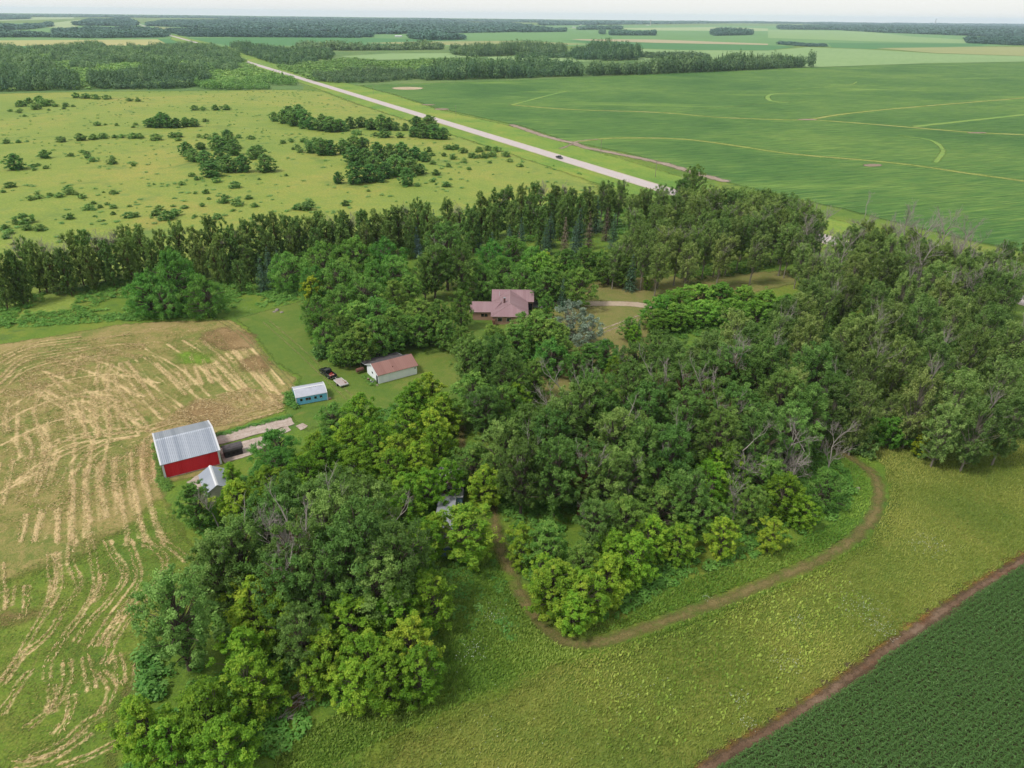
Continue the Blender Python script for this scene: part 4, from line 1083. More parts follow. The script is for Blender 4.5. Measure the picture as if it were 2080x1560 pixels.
# --- small shed whose grey roof faces the camera's left and right
shed = thing("shed", "small shed with a pale grey roof and white ridge cap beside the red barn", "shed", (-58.9, 110.6, 0), rz)
w2, l2, e2, r2 = 4.5, 7.2, 2.45, 1.35
mb = MB(); pr = [(.25, .0), (w2 - .25, .0), (w2 - .25, e2), (w2 / 2, e2 + r2 - .12), (.25, e2)]
mb.prism(pr, -l2 + .2, -.2, 'y'); mb.build("wall", M_cream, shed)
k2 = r2 / (w2 / 2)
MB().slab([(-.1, 0.1, e2 - .05), (-.1, -l2, e2 - .05), (w2 / 2, -l2, e2 + r2), (w2 / 2, 0.1, e2 + r2)], .06).build("roof", M_galv2, shed)
MB().slab([(w2 + .1, -l2, e2 - .05), (w2 + .1, .1, e2 - .05), (w2 / 2 + .002, .1, e2 + r2), (w2 / 2 + .002, -l2, e2 + r2)], .06).build("roof", M_galv2, shed)
mb = MB(); mb.prism([(w2 / 2 - .3, e2 + r2 - .12), (w2 / 2, e2 + r2 + .08), (w2 / 2 + .3, e2 + r2 - .12)], -l2 - .02, .12, 'y'); mb.build("ridge_cap", M_white, shed)
MB().box(1.4, 2.9, -.205, -.16, 0, 2.0).build("door", M_grey, shed)

# --- blackened round-roofed wagon shed between barn and trees
wag = thing("livestock_shelter", "low blackened shelter with a rounded tarred roof on the concrete beside the red barn", "shelter", (-57.6, 119.7, 0), rz + .03)
pr = [(0, 1.55), (.12, 1.95), (.5, 2.25), (1.1, 2.4), (1.7, 2.25), (2.1, 1.95), (2.2, 1.55)]
mb = MB(); mb.prism([(0.06, .12)] + [(y, z - .06) for y, z in pr][::1] + [(2.14, .12)], .08, 3.55); mb.build("wall", M_blackw, wag)
mb = MB()
for (y0, z0), (y1, z1) in zip(pr[:-1], pr[1:]):
    mb.slab([(-.1, y0, z0), (3.75, y0, z0), (3.75, y1, z1), (-.1, y1, z1)], .045)
mb.build("roof", M_oldroof, wag)
for x in (.6, 1.5, 2.4): MB().box(x, x + .5, .0, .05, .7, 1.15).build("wall_opening", M_dark, wag)

# --- blue shed
a, rz2, L = frame_of((604.4, 824.4), (665, 813.3)); W_, EH = 5.6, 2.15
bs = thing("shed", "bright blue shed with a white metal roof and broken dark windows", "shed", (*a, 0), rz2)
prof = [(-.12, EH - .06), (.0, EH + .06), (.6, EH + .36), (1.6, EH + .66), (W_ / 2, EH + .80), (W_ - 1.6, EH + .66), (W_ - .6, EH + .36), (W_, EH + .06), (W_ + .12, EH - .06)]
mb = MB(); mb.prism([(0, .18), (W_, .18)] + [(y, z - .08) for y, z in prof[1:-1]][::-1], 0, L); mb.build("wall", M_blue, bs)
mb = MB()
for (y0, z0), (y1, z1) in zip(prof[:-1], prof[1:]):
    mb.slab([(-.1, y0, z0), (L + .1, y0, z0), (L + .1, y1, z1), (-.1, y1, z1)], .05)
rf = mb.build("roof", M_whroof, bs)
MB().prism([(W_ / 2 - .3, EH + .79), (W_ / 2, EH + .90), (W_ / 2 + .3, EH + .79)], -.08, L + .08).build("ridge_cap", M_white, rf)
mb = MB()
for k in range(9): mb.box(2.6 + .42 * k, 2.75 + .42 * k, W_ / 2 - .42 - .1 * (k % 3), W_ / 2 - .25, EH + .80, EH + .815)
mb.build("patch", M_grey, rf)
for x in (-.12, L + .12):
    mb = MB(); mb.prism([(y, z + .05) for y, z in prof] + [(y, z - .16) for y, z in prof][::-1], x - .07, x + .07); mb.build("roof_trim", M_white, bs)
    for y in (-.02, W_ + .02): MB().box(x - .1, x + .1, y - .1, y + .1, .1, EH - .1).build("corner_trim", M_white, bs)
MB().box(.1, L - .1, .15, W_ - .15, 0, .18).build("foundation", M_grey, bs)
for k, (x, sky_) in enumerate([(.75, 0), (2.0, 1), (2.62, 1), (3.95, 0), (5.2, 2)]):
    fr = MB().box(x - .04, x + .54, -.035, -.002, 1.0, 1.66).build("window", simple("window_surround", '9db9c4', .7, .2), bs)
    MB().box(x, x + .5, -.05, -.036, 1.04, 1.62).build("pane", M_dark if sky_ else M_glass, fr)
    if sky_ == 1: MB().box(x + .05, x + .38, -.065, -.051, 1.06, 1.3).build("board", M_rust, fr)
    if sky_ == 2: MB().box(x + .12, x + .42, -.065, -.051, .96, 1.12).build("board", M_white, fr)

# --- white garage with faded red roof, lean-to behind
a, rz3, L = frame_of((769.5, 780), (847.5, 759.4)); W_, EH, RI = 7.0, 2.45, 1.55
ga = thing("garage", "white garage with a faded pinkish red roof and a dark lean-to behind", "garage", (*a, 0), rz3)
MB().prism([(0, .0), (W_, .0), (W_, EH), (W_ / 2, EH + RI), (0, EH)], 0, L).build("wall", M_whwall, ga)
f, b = gable_roof(L, W_, EH, RI, .3)
rf = f.build("roof", M_pinkroof, ga); b.build("roof", M_oldroof, ga)  # rear slope: shadow put into its dark colour
MB().box(4.3, 4.5, 1.1, 1.3, EH + .55, EH + .78).build("vent", M_rust, rf)
rake("roof_trim", -.32, W_, EH, RI, M_white, ga, .3, .1); rake("roof_trim", L + .32, W_, EH, RI, M_rust, ga, .3, .06)
dd = MB().box(-.05, -.008, .25, 1.25, .02, 2.0).build("door", M_dark, ga); MB().box(-.07, -.051, .15, .25, .02, 2.05).build("door_frame", M_white, dd)
wn = MB().box(-.04, -.007, 3.1, 3.9, 1.3, 2.0).build("window", M_white, ga); MB().box(-.055, -.041, 3.2, 3.8, 1.38, 1.92).build("pane", M_glass, wn)
MB().box(L - .7, L - .3, -.04, -.008, 1.6, 1.95).build("vent", M_grey, ga)
lt = MB().slab([(-.3, W_ + .35, EH - .12), (L - .5, W_ + .35, EH - .12), (L - .5, W_ + 4.2, EH - .75), (-.3, W_ + 4.2, EH - .75)], .08).build("lean_to_roof", M_oldroof, ga)  # shadowed lean-to, the shade painted as a dark roof colour
for x in (-.36, L - .44): MB().slab([(x - .05, W_ + .33, EH - .03), (x + .05, W_ + .33, EH - .03), (x + .05, W_ + 4.25, EH - .66), (x - .05, W_ + 4.25, EH - .66)], .14).build("fascia", M_grey, lt)
for x in (-.15, L / 3, 2 * L / 3, L - .7): MB().box(x, x + .12, W_ + 3.9, W_ + 4.02, 0, EH - .78).build("post", M_wood, ga)
MB().box(1.5, L - .6, W_ + 4.02, W_ + 4.08, .1, EH - .85).build("back_wall", M_blackw, ga)


def loc_of(root, p):
    c, s_ = math.cos(root.rotation_euler[2]), math.sin(root.rotation_euler[2])
    return (root.location[0] + c * p[0] - s_ * p[1], root.location[1] + s_ * p[0] + c * p[1], p[2] if len(p) > 2 else 0)


tk = thing("fuel_tank", "old rusty brown fuel tank lying on legs by the garage lean-to", "tank", loc_of(ga, (-1.5, W_ + 1.0)), rz3 + .1)
MB().tube([(-1.0, 0, .95), (-.96, 0, .95), (.96, 0, .95), (1.0, 0, .95)], [.42, .5, .5, .42], 16).build("drum", M_rust, tk, smooth=False)
for x in (-.7, .7):
    for y in (-.35, .35): MB().tube([(x, y * 1.2, 0), (x, y * .8, .7)], .04, 6).build("leg", M_rust, tk)
jb = thing("barrel", "rusty brown barrel standing among weeds by the garage end wall", "barrel", loc_of(ga, (-1.6, 2.6)), 0)
MB().tube([(0, 0, 0), (0, 0, .28), (0, 0, .3), (0, 0, .58), (0, 0, .6), (0, 0, .86)], [.29, .29, .31, .31, .29, .29], 14).build("drum", M_rust, jb); MB().tube([(0, 0, .862), (0, 0, .89)], .25, 14).build("lid", M_wood, jb)
wb = thing("basin", "white round basin leaning by the garage end wall", "basin", loc_of(ga, (-.8, 2.2)), 0)
MB().tube([(0, 0, .05), (0, 0, .35), (0, 0, .36), (0, 0, .12)], [.3, .5, .46, .26], 16).build("bowl", M_white, wb); MB().tube([(0, 0, 0), (0, 0, .06)], .2, 12).build("foot_ring", M_grey, wb)
ct = thing("handcart", "small grey metal cart parked beside the garage door", "cart", loc_of(ga, (-1.1, 1.1)), rz3 + .7)
MB().box(-.5, .5, -.3, .3, .35, .42).box(-.5, .5, -.3, -.27, .42, .65).box(-.5, .5, .27, .3, .42, .65).build("tray", M_grey, ct)
for x in (-.35, .35):
    for y in (-.34, .34): MB().tube([(x, y - .03, .16), (x, y + .03, .16)], .16, 12).build("wheel", M_tyre, ct)
MB().tube([(.5, 0, .4), (1.0, 0, .8)], .02, 6).tube([(1.0, -.2, .8), (1.0, .2, .8)], .02, 6).build("handle", M_grey, ct)


def rock(name, label, xy, r, seed, mat, cat="rock", group=None, flat=.6):
    rg = np.random.default_rng(seed); import bmesh
    bm = bmesh.new(); bmesh.ops.create_icosphere(bm, subdivisions=2, radius=1)
    for v in bm.verts:
        n = 1 + .22 * math.sin(v.co.x * 3 + seed) * math.cos(v.co.y * 2.6 + seed * 2) + rg.normal(0, .06)
        v.co = Vector((v.co.x * r * n, v.co.y * r * .75 * n, max(v.co.z * r * flat * n, -.1 * r)))
    me = bpy.data.meshes.new(name); bm.to_mesh(me); bm.free(); me.materials.append(mat)
    o = link(name, me); o.location = (xy[0], xy[1], .08 * r); o.rotation_euler = (0, 0, seed)
    return tag(o, label, cat, group)


M_stone = simple("pale_stone", 'a89c92', .9, .25, 3)
rock("stump", "flat pale tree stump in the grass by the garage corner", loc_of(ga, (-.7, -.4))[:2], .42, 3, M_wood, "stump", flat=.5)
cr = thing("crate", "small pinkish crate on the grass at the blue shed's right corner", "crate", (*at(669, 811)[:2], 0), rz2)
MB().box(-.4, .4, -.3, .3, .03, .32).build("box", M_pink, cr, bevel=.02)
MB().box(-.42, .42, -.32, .32, .322, .36).build("lid", M_wood, cr)

# --- farmhouse with a rose coloured hip-and-gable roof
HX, HY = -0.9, 190.9
ho = thing("house", "tan farmhouse with a dusty rose metal roof among the trees", "house", (HX, HY, 0), 0)
e, hr, t = 2.75, 5.1, .08
MB().box(-5.0, 5.0, .6, 12.6, 0, e - .02).build("wall", M_tan, ho)
MB().box(-10.9, -5.002, 3.8, 10.4, 0, e - .1).build("wall", M_tan, ho)
MB().prism([(12.3, e - .018), (16.2, e + 2.1), (20.2, e - .018)], -4.9, 7.0).box(-4.9, 7.0, 12.602, 20.2, 0, e - .03).build("wall", M_tan, ho)
# main north-south block, hip at the front
sl = lambda p: MB().slab(p, t)
yr = 4.3
sl([(-5.5, 0, e), (5.5, 0, e), (0, yr, hr)]).build("roof", M_house, ho)
sl([(-5.5, 14.6, e), (-5.5, 0.004, e), (-.003, yr + .002, hr), (-.003, 16.2, hr)]).build("roof", M_houseY, ho)
sl([(5.5, 0.004, e), (5.5, 14.6, e), (.003, 16.2, hr), (.003, yr + .002, hr)]).build("roof", M_houseY, ho)
# back cross gable
z0 = e + .02
sl([(-5.6, 12.2, z0), (7.3, 12.2, z0), (7.3, 16.2, hr - .03), (-5.6, 16.2, hr - .03)]).build("roof", M_house, ho)
sl([(7.3, 20.4, z0), (-5.6, 20.4, z0), (-5.6, 16.203, hr - .03), (7.3, 16.203, hr - .03)]).build("roof", M_house, ho)
# left wing
sl([(-11.8, 3.9 - .4, e - .05), (-5.2, 3.5, e - .05), (-2.4, 7.3, e + 1.7), (-11.8, 7.3, e + 1.7)]).build("roof", M_house, ho)
sl([(-5.2, 11.2, e - .05), (-11.8, 11.2, e - .05), (-11.8, 7.303, e + 1.7), (-2.4, 7.303, e + 1.7)]).build("roof", M_house, ho)
for p in ([(-5.5, 0, e + .03), (0, yr, hr + .03)], [(5.5, 0, e + .03), (0, yr, hr + .03)], [(0, yr, hr + .02), (0, 16.2, hr + .02)], [(-5.6, 16.2, hr), (7.3, 16.2, hr)], [(-11.8, 7.3, e + 1.72), (-2.6, 7.3, e + 1.72)]):
    MB().tube(p, .07, 6).build("ridge_trim", M_houset, ho)
for p in ([(-5.5, -.02, e - .03), (5.5, -.02, e - .03)], [(-11.8, 3.48, e - .08), (-5.3, 3.48, e - .08)], [(5.55, 12.18, e - .02), (7.3, 12.18, e - .02)]):
    MB().tube(p, .06, 6).build("gutter", M_houset, ho)
ch = MB().box(-1.9, -1.3, 6.6, 7.2, hr - 1.3, hr + .75).build("chimney", simple("chimney_brick", '7a5650', .9, .3, 8), ho); MB().box(-1.95, -1.25, 6.55, 7.25, hr + .752, hr + .86).build("chimney_cap", M_grey, ch)
for p in ((-2.6, 8.6), (-3.2, 14.0)): MB().tube([(*p, hr - 1.4), (*p, hr + .1)], .06, 8).build("vent_pipe", M_white, ho)
for x in (-8.4, -7.4):
    fr = MB().box(x - .06, x + .9, 3.762, 3.799, 1.1, 2.1).build("window", M_tan, ho); MB().box(x, x + .84, 3.745, 3.761, 1.15, 2.05).build("pane", M_glass, fr)
for x in (-3.4, -.8, 2.4):
    fr = MB().box(x - .06, x + 1.2, .562, .599, 1.0, 2.1).build("window", M_white, ho); MB().box(x, x + 1.14, .545, .561, 1.05, 2.05).build("pane", M_glass, fr)
MB().box(4.99 + .02, 5.06, 8.0, 10.6, .05, 2.2).build("garage_door", M_dark, ho)
MB().box(5.4, 6.9, 12.55, 12.6, .05, 2.1).build("porch_opening", M_dark, ho)
MB().box(-5.0, -4.2, -.9, .1, 0, 1.9).build("entry_porch", M_rust, ho)
for q_, H_, k_ in (((1.2, 13.6), 11, 'ash_tree'), ((5.5, 14.2), 11.5, 'willow_tree'), ((-2.2, 12.6), 9.5, 'ash_tree'), ((9.6, 15.0), 11, 'ash_tree')):
    place(k_, loc_of(ga, q_), H_)
# propane tank behind the house
pt = thing("propane_tank", "white propane tank on the lawn behind the farmhouse", "tank", (*at(1103, 592)[:2], 0), .3)
MB().tube([(-1.2, 0, .8), (-1.05, 0, .8), (1.05, 0, .8), (1.2, 0, .8)], [.2, .45, .45, .2], 14).build("drum", M_white, pt)
for x in (-.7, .7): MB().box(x - .08, x + .08, -.3, .3, 0, .42).build("foot", M_grey, pt)

# --- old mobile home under the trees, with an added rear roof carrying tyres
mh = thing("mobile_home", "old grey mobile home with a rusty flat roof hidden under the trees", "mobile home", (-12.9, 91.2, 0), 0)
MB().box(0, 3.0, 0, 13, .35, 2.65).build("wall", M_bluegrey, mh); MB().box(.1, 2.9, .1, 12.9, 0, .35).build("skirting", M_grey, mh)
MB().box(-.1, 3.1, -.25, 13.02, 2.652, 2.78).build("roof", M_grey, mh); MB().box(-.1, 3.1, -.31, -.252, 2.45, 2.79).build("fascia", M_white, mh)
fr = MB().box(.8, 1.9, -.03, -.002, 1.3, 2.1).build("window", M_white, mh); MB().box(.86, 1.84, -.045, -.031, 1.36, 2.04).build("pane", M_glass, fr)
MB().box(-.7, 4.1, 13.03, 22.6, .02, 2.75).build("addition", M_bluegrey, mh)
s = NT("rust_stained_roof"); n = s.noise(s.map(s.co(True), (.35, 1, 1)), .55, 5, .7, .8); n2 = s.noise(s.map(s.co(True), (.4, 6, 1)), 1, 4, .6)
s.color(s.mix(s.ramp(n, (.52, 0), (.62, 1)), s.ramp(n2, (.3, C('8f8f94')), (.7, C('b9b6b6'))), C('7d4c3e'))); s.b.inputs["Roughness"].default_value = .6
MB().slab([(-.9, 12.8, 2.86), (4.3, 12.8, 2.86), (4.3, 22.8, 3.1), (-.9, 22.8, 3.1)], .1).build("addition_roof", s.m, mh)


def torus(r, q, n=16, k=8):
    v = []; f_ = []
    for i in range(n):
        for j in range(k):
            A = 2 * math.pi * i / n; B = 2 * math.pi * j / k
            v.append(((r + q * math.cos(B)) * math.cos(A), (r + q * math.cos(B)) * math.sin(A), q * math.sin(B)))
    for i in range(n):
        for j in range(k):
            f_.append((i * k + j, ((i + 1) % n) * k + j, ((i + 1) % n) * k + (j + 1) % k, i * k + (j + 1) % k))
    return fast_mesh("tyre", v, f_, M_tyre, smooth=True)


tm = torus(.27, .11)
for k, (px, py) in enumerate(((908, 995), (916, 995.5), (926, 996), (935, 996))):
    p = at(px, py, 3.0); o = link("tyre", tm); o.location = (p[0], p[1], 2.86 + .024 * (p[1] - 104) + .11)
    tag(o, ["old tyre nearest the roof's open left edge on the mobile home", "second old tyre from the left edge on the mobile home roof", "third old tyre along the mobile home roof", "old tyre furthest right on the mobile home roof"][k], "tyre", "tyres lying on the mobile home roof")

# ================================================================== VEHICLES
def wheel(par, x, y, r=.38, wd=.26):
    s_ = 1 if y > 0 else -1
    wh = MB().tube([(x, y - wd / 2, r), (x, y - wd / 2 + .04, r), (x, y + wd / 2 - .04, r), (x, y + wd / 2, r)], [r * .9, r, r, r * .9], 20).build("wheel", M_tyre, par)
    MB().tube([(x, y + s_ * (wd / 2 + .002), r), (x, y + s_ * (wd / 2 + .02), r)], [r * .62, r * .52], 14).build("rim", M_rim, wh)
    return wh


def pickup(name, label, loc, rz, paint, rim=True):
    t_ = thing(name, label, "pickup truck", loc, rz)
    # side profile (x forward, z): lower body, hood and bed sides
    MB().prism([(-2.9, .55), (-2.9, .62), (-2.85, .5), (2.75, .45), (2.9, .6), (2.88, .98), (2.7, 1.08), (1.35, 1.18), (-.75, 1.12), (-.75, .72), (-2.9, .72)], -.97, .97, 'y').build("body", paint, t_, bevel=.04)
    for y in (-.97, .85): MB().box(-2.88, -.76, y, y + .12, .72, 1.16).build("bed_side", paint, t_, bevel=.02)
    MB().box(-2.93, -2.84, -.85, .85, .66, 1.15).build("tailgate", paint, t_, bevel=.02)
    MB().box(-2.84, -.80, -.85, .85, .722, .76).build("bed_floor", M_tyre, t_)
    for y in (-.97, .85): MB().box(-2.88, -.76, y + .01, y + .11, 1.162, 1.18).build("bed_rail", M_chrome, t_)
    cab = MB()
    cab.prism([(1.35, 1.18), (.62, 1.80), (.30, 1.86), (-.55, 1.84), (-.78, 1.14)], -.80, .80, 'y'); cab.build("cab", paint, t_, bevel=.05)
    MB().slab([(1.30, -.72, 1.235), (1.30, .72, 1.235), (.68, .68, 1.765), (.68, -.68, 1.765)][::-1], .02).build("windscreen", M_glass, t_, loc=(.03, 0, .03))
    MB().slab([(-.58, -.66, 1.80), (-.58, .66, 1.80), (-.78, .70, 1.22), (-.78, -.70, 1.22)][::-1], .02).build("rear_window", M_glass, t_, loc=(-.035, 0, 0))
    for s_ in (-1, 1):
        y = s_ * .806
        for xs in (((1.1, 1.24), (.66, 1.70), (.30, 1.76), (.28, 1.24)), ((.2, 1.24), (.22, 1.76), (-.50, 1.75), (-.66, 1.24))):
            mb = MB(); mb.prism([(x, z) for x, z in (xs if s_ < 0 else xs)], y - .008, y + .008, 'y'); mb.build("side_window", M_glass, t_)
        MB().box(.95, 1.15, s_ * 1.0 - .1, s_ * 1.0 + .1, 1.2, 1.38).build("mirror", M_black, t_)
        MB().box(2.86, 2.92, s_ * .72 - .18, s_ * .72 + .18, .74, .94).build("headlight", M_headl, t_)
        MB().box(-2.95, -2.88, s_ * .91 - .055, s_ * .91 + .055, .75, 1.1).build("tail_light", M_tail, t_)
        MB().box(-.9, 1.5, s_ * .99 - .05, s_ * .99 + .05, .38, .44).build("running_board", M_chrome, t_)
        for x in (1.85, -1.85): wheel(t_, x, s_ * .86)
    MB().box(2.88, 3.05, -.93, .93, .42, .62).build("bumper", M_chrome, t_, bevel=.03); MB().box(-3.08, -2.9, -.93, .93, .44, .62).build("bumper", M_chrome, t_, bevel=.03)
    MB().box(2.87, 2.93, -.5, .5, .66, .95).build("grille", M_chrome, t_)
    return t_


pk_rz = math.atan2(2.96, -2.61)
pk = pickup("pickup_truck", "black pickup truck parked on the lawn with red sacks in its bed", (-45.75, 157.45, .03), pk_rz, M_black)
for k, (x, y, m, lb) in enumerate(((-1.5, .2, M_red, "dark red sack lying nearest the cab in the black pickup's bed"), (-2.1, -.3, M_pink, "pale pink sack at the right rear of the black pickup's bed"), (-2.2, .35, M_pink, "pink sack by the tailgate on the left of the black pickup's bed"), (-1.2, -.4, M_red, "red can behind the cab on the right of the black pickup's bed"))):
    p = loc_of(pk, (x, y)); o = rock("sack", lb, p[:2], .38, 5 + k, m, "sack", "sacks in the pickup bed", .7); o.location[2] = .86
tr = thing("utility_trailer", "flat utility trailer with a pale wooden deck hitched to the black pickup", "trailer", (*(np.array(loc_of(pk, (-6.35, -.1))[:2])), .03), pk_rz - .06)
MB().box(-1.9, 1.9, -1.0, 1.0, .62, .70).build("deck", M_deck, tr)
for y in (-1.06, 1.0): MB().box(-1.95, 1.95, y, y + .06, .52, .76).build("side_rail", M_white, tr)
MB().box(-1.98, -1.92, -1.0, 1.0, .52, .76).build("end_rail", M_white, tr); MB().box(1.92, 1.98, -1.0, 1.0, .52, .76).build("end_rail", M_white, tr)
MB().tube([(1.95, 0, .58), (3.2, 0, .52)], .05, 8).tube([(1.95, .6, .58), (2.7, 0, .55)], .04, 8).tube([(1.95, -.6, .58), (2.7, 0, .55)], .04, 8).build("drawbar", M_cream, tr)
for y in (-1.2, 1.2): wheel(tr, -.2, y, .33, .2)
for y in (-1.2, 1.2): MB().box(-.62, .22, y - .13, y + .13, .70, .74).build("mudguard", M_wood, tr)
for k, (x0, x1, y, lb) in enumerate(((-1.2, .6, -.75, "long brown timber lying along the utility trailer's far rail"), (-1.5, -.7, -.55, "short reddish timber lying at the rear of the utility trailer"))):
    o = MB().box(x0, x1, -.08, .08, 0, .14).build("timber", M_rust if k else M_wood, None, bevel=.01); q = loc_of(tr, (0, y)); o.location = (q[0], q[1], .735); o.rotation_euler = (0, 0, tr.rotation_euler[2] + .05)
    tag(o, lb, "timber")
RDv = -RD
p = RC + RD * ((at(1131, 323)[:2] - RC) @ RD); side = RN if (at(1131, 323)[:2] - p) @ RN > 0 else -RN
pickup("pickup_truck", "dark blue pickup truck driving along the pale highway", (*(p + side * 1.9), .22), math.atan2(RDv[1], RDv[0]), simple("dark_blue_paint", (0.02, 0.023, 0.035, 1), .15, .05, 1, 0, .7))

# ================================================================== POLES, BRUSH, FAR BUILDINGS
def pole(px, py, H, label, group, cross=True):
    p = at(px, py); t_ = thing("utility_pole", label, "utility pole", (p[0], p[1], 0), 0.5, group)
    MB().tube([(0, 0, 0), (0, 0, H)], [.16, .10], 8).build("post", B_pale, t_)
    if cross:
        MB().box(-1.1, 1.1, -.06, .06, H - .9, H - .78).build("crossarm", M_wood, t_)
        for x in (-1.0, .4, 1.0): MB().tube([(x, 0, H - .78), (x, 0, H - .6)], .04, 6).build("insulator", M_grey, t_)
    return t_


HWY = [(1331, 360), (1220, 313), (926, 235), (759, 191), (699, 170), (651, 164), (582, 140), (430, 98), (1480, 420)]
WHERE = ["behind the spruces at the highway bend", "beside the dirt lane near the dark highway pickup", "on the field edge right of the meadow copses", "near the pale sand patch in the soybean field", "at the end of the marsh trees by the highway", "where scrub meets the highway verge", "among low scrub right of the distant highway", "by the distant woodland gap along the highway", "hidden behind the plantation poplars at the lane"]
for q, wv in zip(HWY, WHERE): pole(q[0], q[1], 9.0, "thin pale utility pole " + wv, "utility poles along the highway")
yp = pole(920, 664, 6.5, "grey yard pole with a transformer left of the farmhouse", None, False)
MB().tube([(0, -.25, 4.6), (0, -.25, 5.4)], .22, 12).build("transformer", M_grey, yp)
# row markers of the meadow fence
rgp = np.random.default_rng(5)
bp = thing("brush_pile", "heap of bleached branches on the ground at the grove's lower edge", "brush pile", (*at(583, 1450)[:2], 0), 0)
c0 = at(583, 1450)[:2]
for g in range(3):
    pa = []
    for k in range(14):
        q = at(*((575, 1462), (590, 1440), (604, 1420))[g])[:2] - c0
        a = rgp.uniform(-.4, 1.6); l = rgp.uniform(.8, 2.2); st = np.array([q[0] + rgp.normal(0, .5), q[1] + rgp.normal(0, .5), rgp.uniform(.1, .7)])
        bare_branch(rgp, st, np.array([math.cos(a), math.sin(a), rgp.uniform(-.1, .25)]), l, rgp.uniform(.025, .06), pa, 1, .5, 0)
    v, f_ = tubes(pa, 5); link("branches", fast_mesh("branches", v, f_, (B_dead, B_red, B_dead)[g]), bp)
lg = thing("log", "thick pale barkless log fallen above the brush pile", "log", (*at(619, 1409)[:2], .35), math.radians(35))
MB().tube([(-1.7, 0, -.1), (-.6, .08, .0), (.6, -.05, .1), (1.7, .1, .3)], [.20, .18, .16, .12], 10).build("trunk_piece", B_dead, lg); MB().tube([(.5, 0, .1), (1.0, .5, .35)], [.07, .04], 7).build("branch_stub", B_dead, lg)
lg2 = thing("log", "curved pale branch lying in the middle of the brush pile", "log", (*at(606, 1434)[:2], .55), .2)
MB().tube([(-.9, -.1, -.1), (-.3, .15, .05), (.3, .15, .05), (.8, -.2, -.05)], [.12, .13, .12, .09], 9).build("trunk_piece", B_dead, lg2); MB().tube([(.3, .15, .05), (.6, .5, .2)], [.05, .03], 7).build("branch_stub", B_dead, lg2)
for k, (px, py, r, lb) in enumerate(((563, 631, .9, "big pale boulder at the back edge of the lawn"), (557, 634, .55, "smaller pale boulder leaning left of the big one"), (572, 635, .6, "flat pinkish boulder right of the big pale one"), (444, 634, 1.0, "dark weathered boulder below the windbreak beside the hay field"), (624, 628, .7, "pale boulder at the lawn's back corner under the trees"), (1743, 993, .5, "small pale stone on the dirt track's outer bend"))):
    rock("boulder", lb, at(px, py)[:2], r, 11 + k, M_stone if k != 3 else M_blackw, "boulder")
SITES = [(809, 75.5, 26, 'white', "long white barn far off beside a distant wood"), (65, 33.5, 30, 'white', "white farm building on the far left plain"), (580, 40, 30, 'white', "white speck of a farm building in the distant woods"), (1166, 56.5, 26, 'white', "white farmstead shed left of a far shelterbelt"), (1179, 51.5, 20, 'white', "white farmhouse above the far shelterbelt"), (1315, 52, 24, 'white', "white building beside the distant slim tower"), (2012, 88.5, 14, 'grey', "grey farmhouse roof by the far right woods"), (2032, 89, 16, 'white', "white shed by the far right woods"), (495, 40.5, 26, 'white', "small white farm shed left of the remote woods"), (1650, 57, 60, 'white', "long white shed below the far right skyline"), (1880, 60, 60, 'white', "pale greenish shed among the far right woods")]
for px, py, Wd, c_, lb in SITES:
    p = at(px, py); z = proj(p)[2]
    t_ = thing("farm_building", lb, "farm building", (p[0], p[1], 0), RNG.uniform(-.2, .2)); d_ = Wd * .45; h_ = max(4.0, Wd * .16)
    MB().prism([(0, 0), (d_, 0), (d_, h_), (d_ / 2, h_ * 1.45), (0, h_)], -Wd / 2, Wd / 2).build("wall", M_white if c_ == 'white' else M_grey, t_)
    MB().slab([(-Wd / 2 - .5, -.5, h_ + .1), (Wd / 2 + .5, -.5, h_ + .1), (Wd / 2 + .5, d_ / 2, h_ * 1.45 + .2), (-Wd / 2 - .5, d_ / 2, h_ * 1.45 + .2)], .2).slab([(Wd / 2 + .5, d_ + .5, h_ + .1), (-Wd / 2 - .5, d_ + .5, h_ + .1), (-Wd / 2 - .5, d_ / 2, h_ * 1.45 + .2), (Wd / 2 + .5, d_ / 2, h_ * 1.45 + .2)], .2).build("roof", M_white if c_ == 'white' else M_galv, t_)
for px, py, H, lb in ((1321, 52, 55, "slim pale silo tower on the plain beyond the soybean field"), (1899, 50, 110, "pale tower standing alone on the far right skyline")):
    p = at(px, py); r = H * .07
    t_ = thing("tower", lb, "tower", (p[0], p[1], 0)); MB().tube([(0, 0, 0), (0, 0, H * .8)], r, 12).build("shaft", M_cream, t_); MB().tube([(0, 0, H * .8), (0, 0, H * .92), (0, 0, H)], [r * 1.15, r * .9, .3], 12).build("cap", M_grey, t_)

# ================================================================== STUFF: what nobody could count
def poly_points(poly, spacing, rg, jit=.45):
    poly = np.asarray(poly); x0, y0 = poly.min(0); x1, y1 = poly.max(0)
    gx, gy_ = np.meshgrid(np.arange(x0, x1, spacing), np.arange(y0, y1, spacing))
    p = np.c_[gx.ravel(), gy_.ravel()] + rg.uniform(-jit, jit, (gx.size, 2)) * spacing
    return p[sdist(p, poly) > 0]


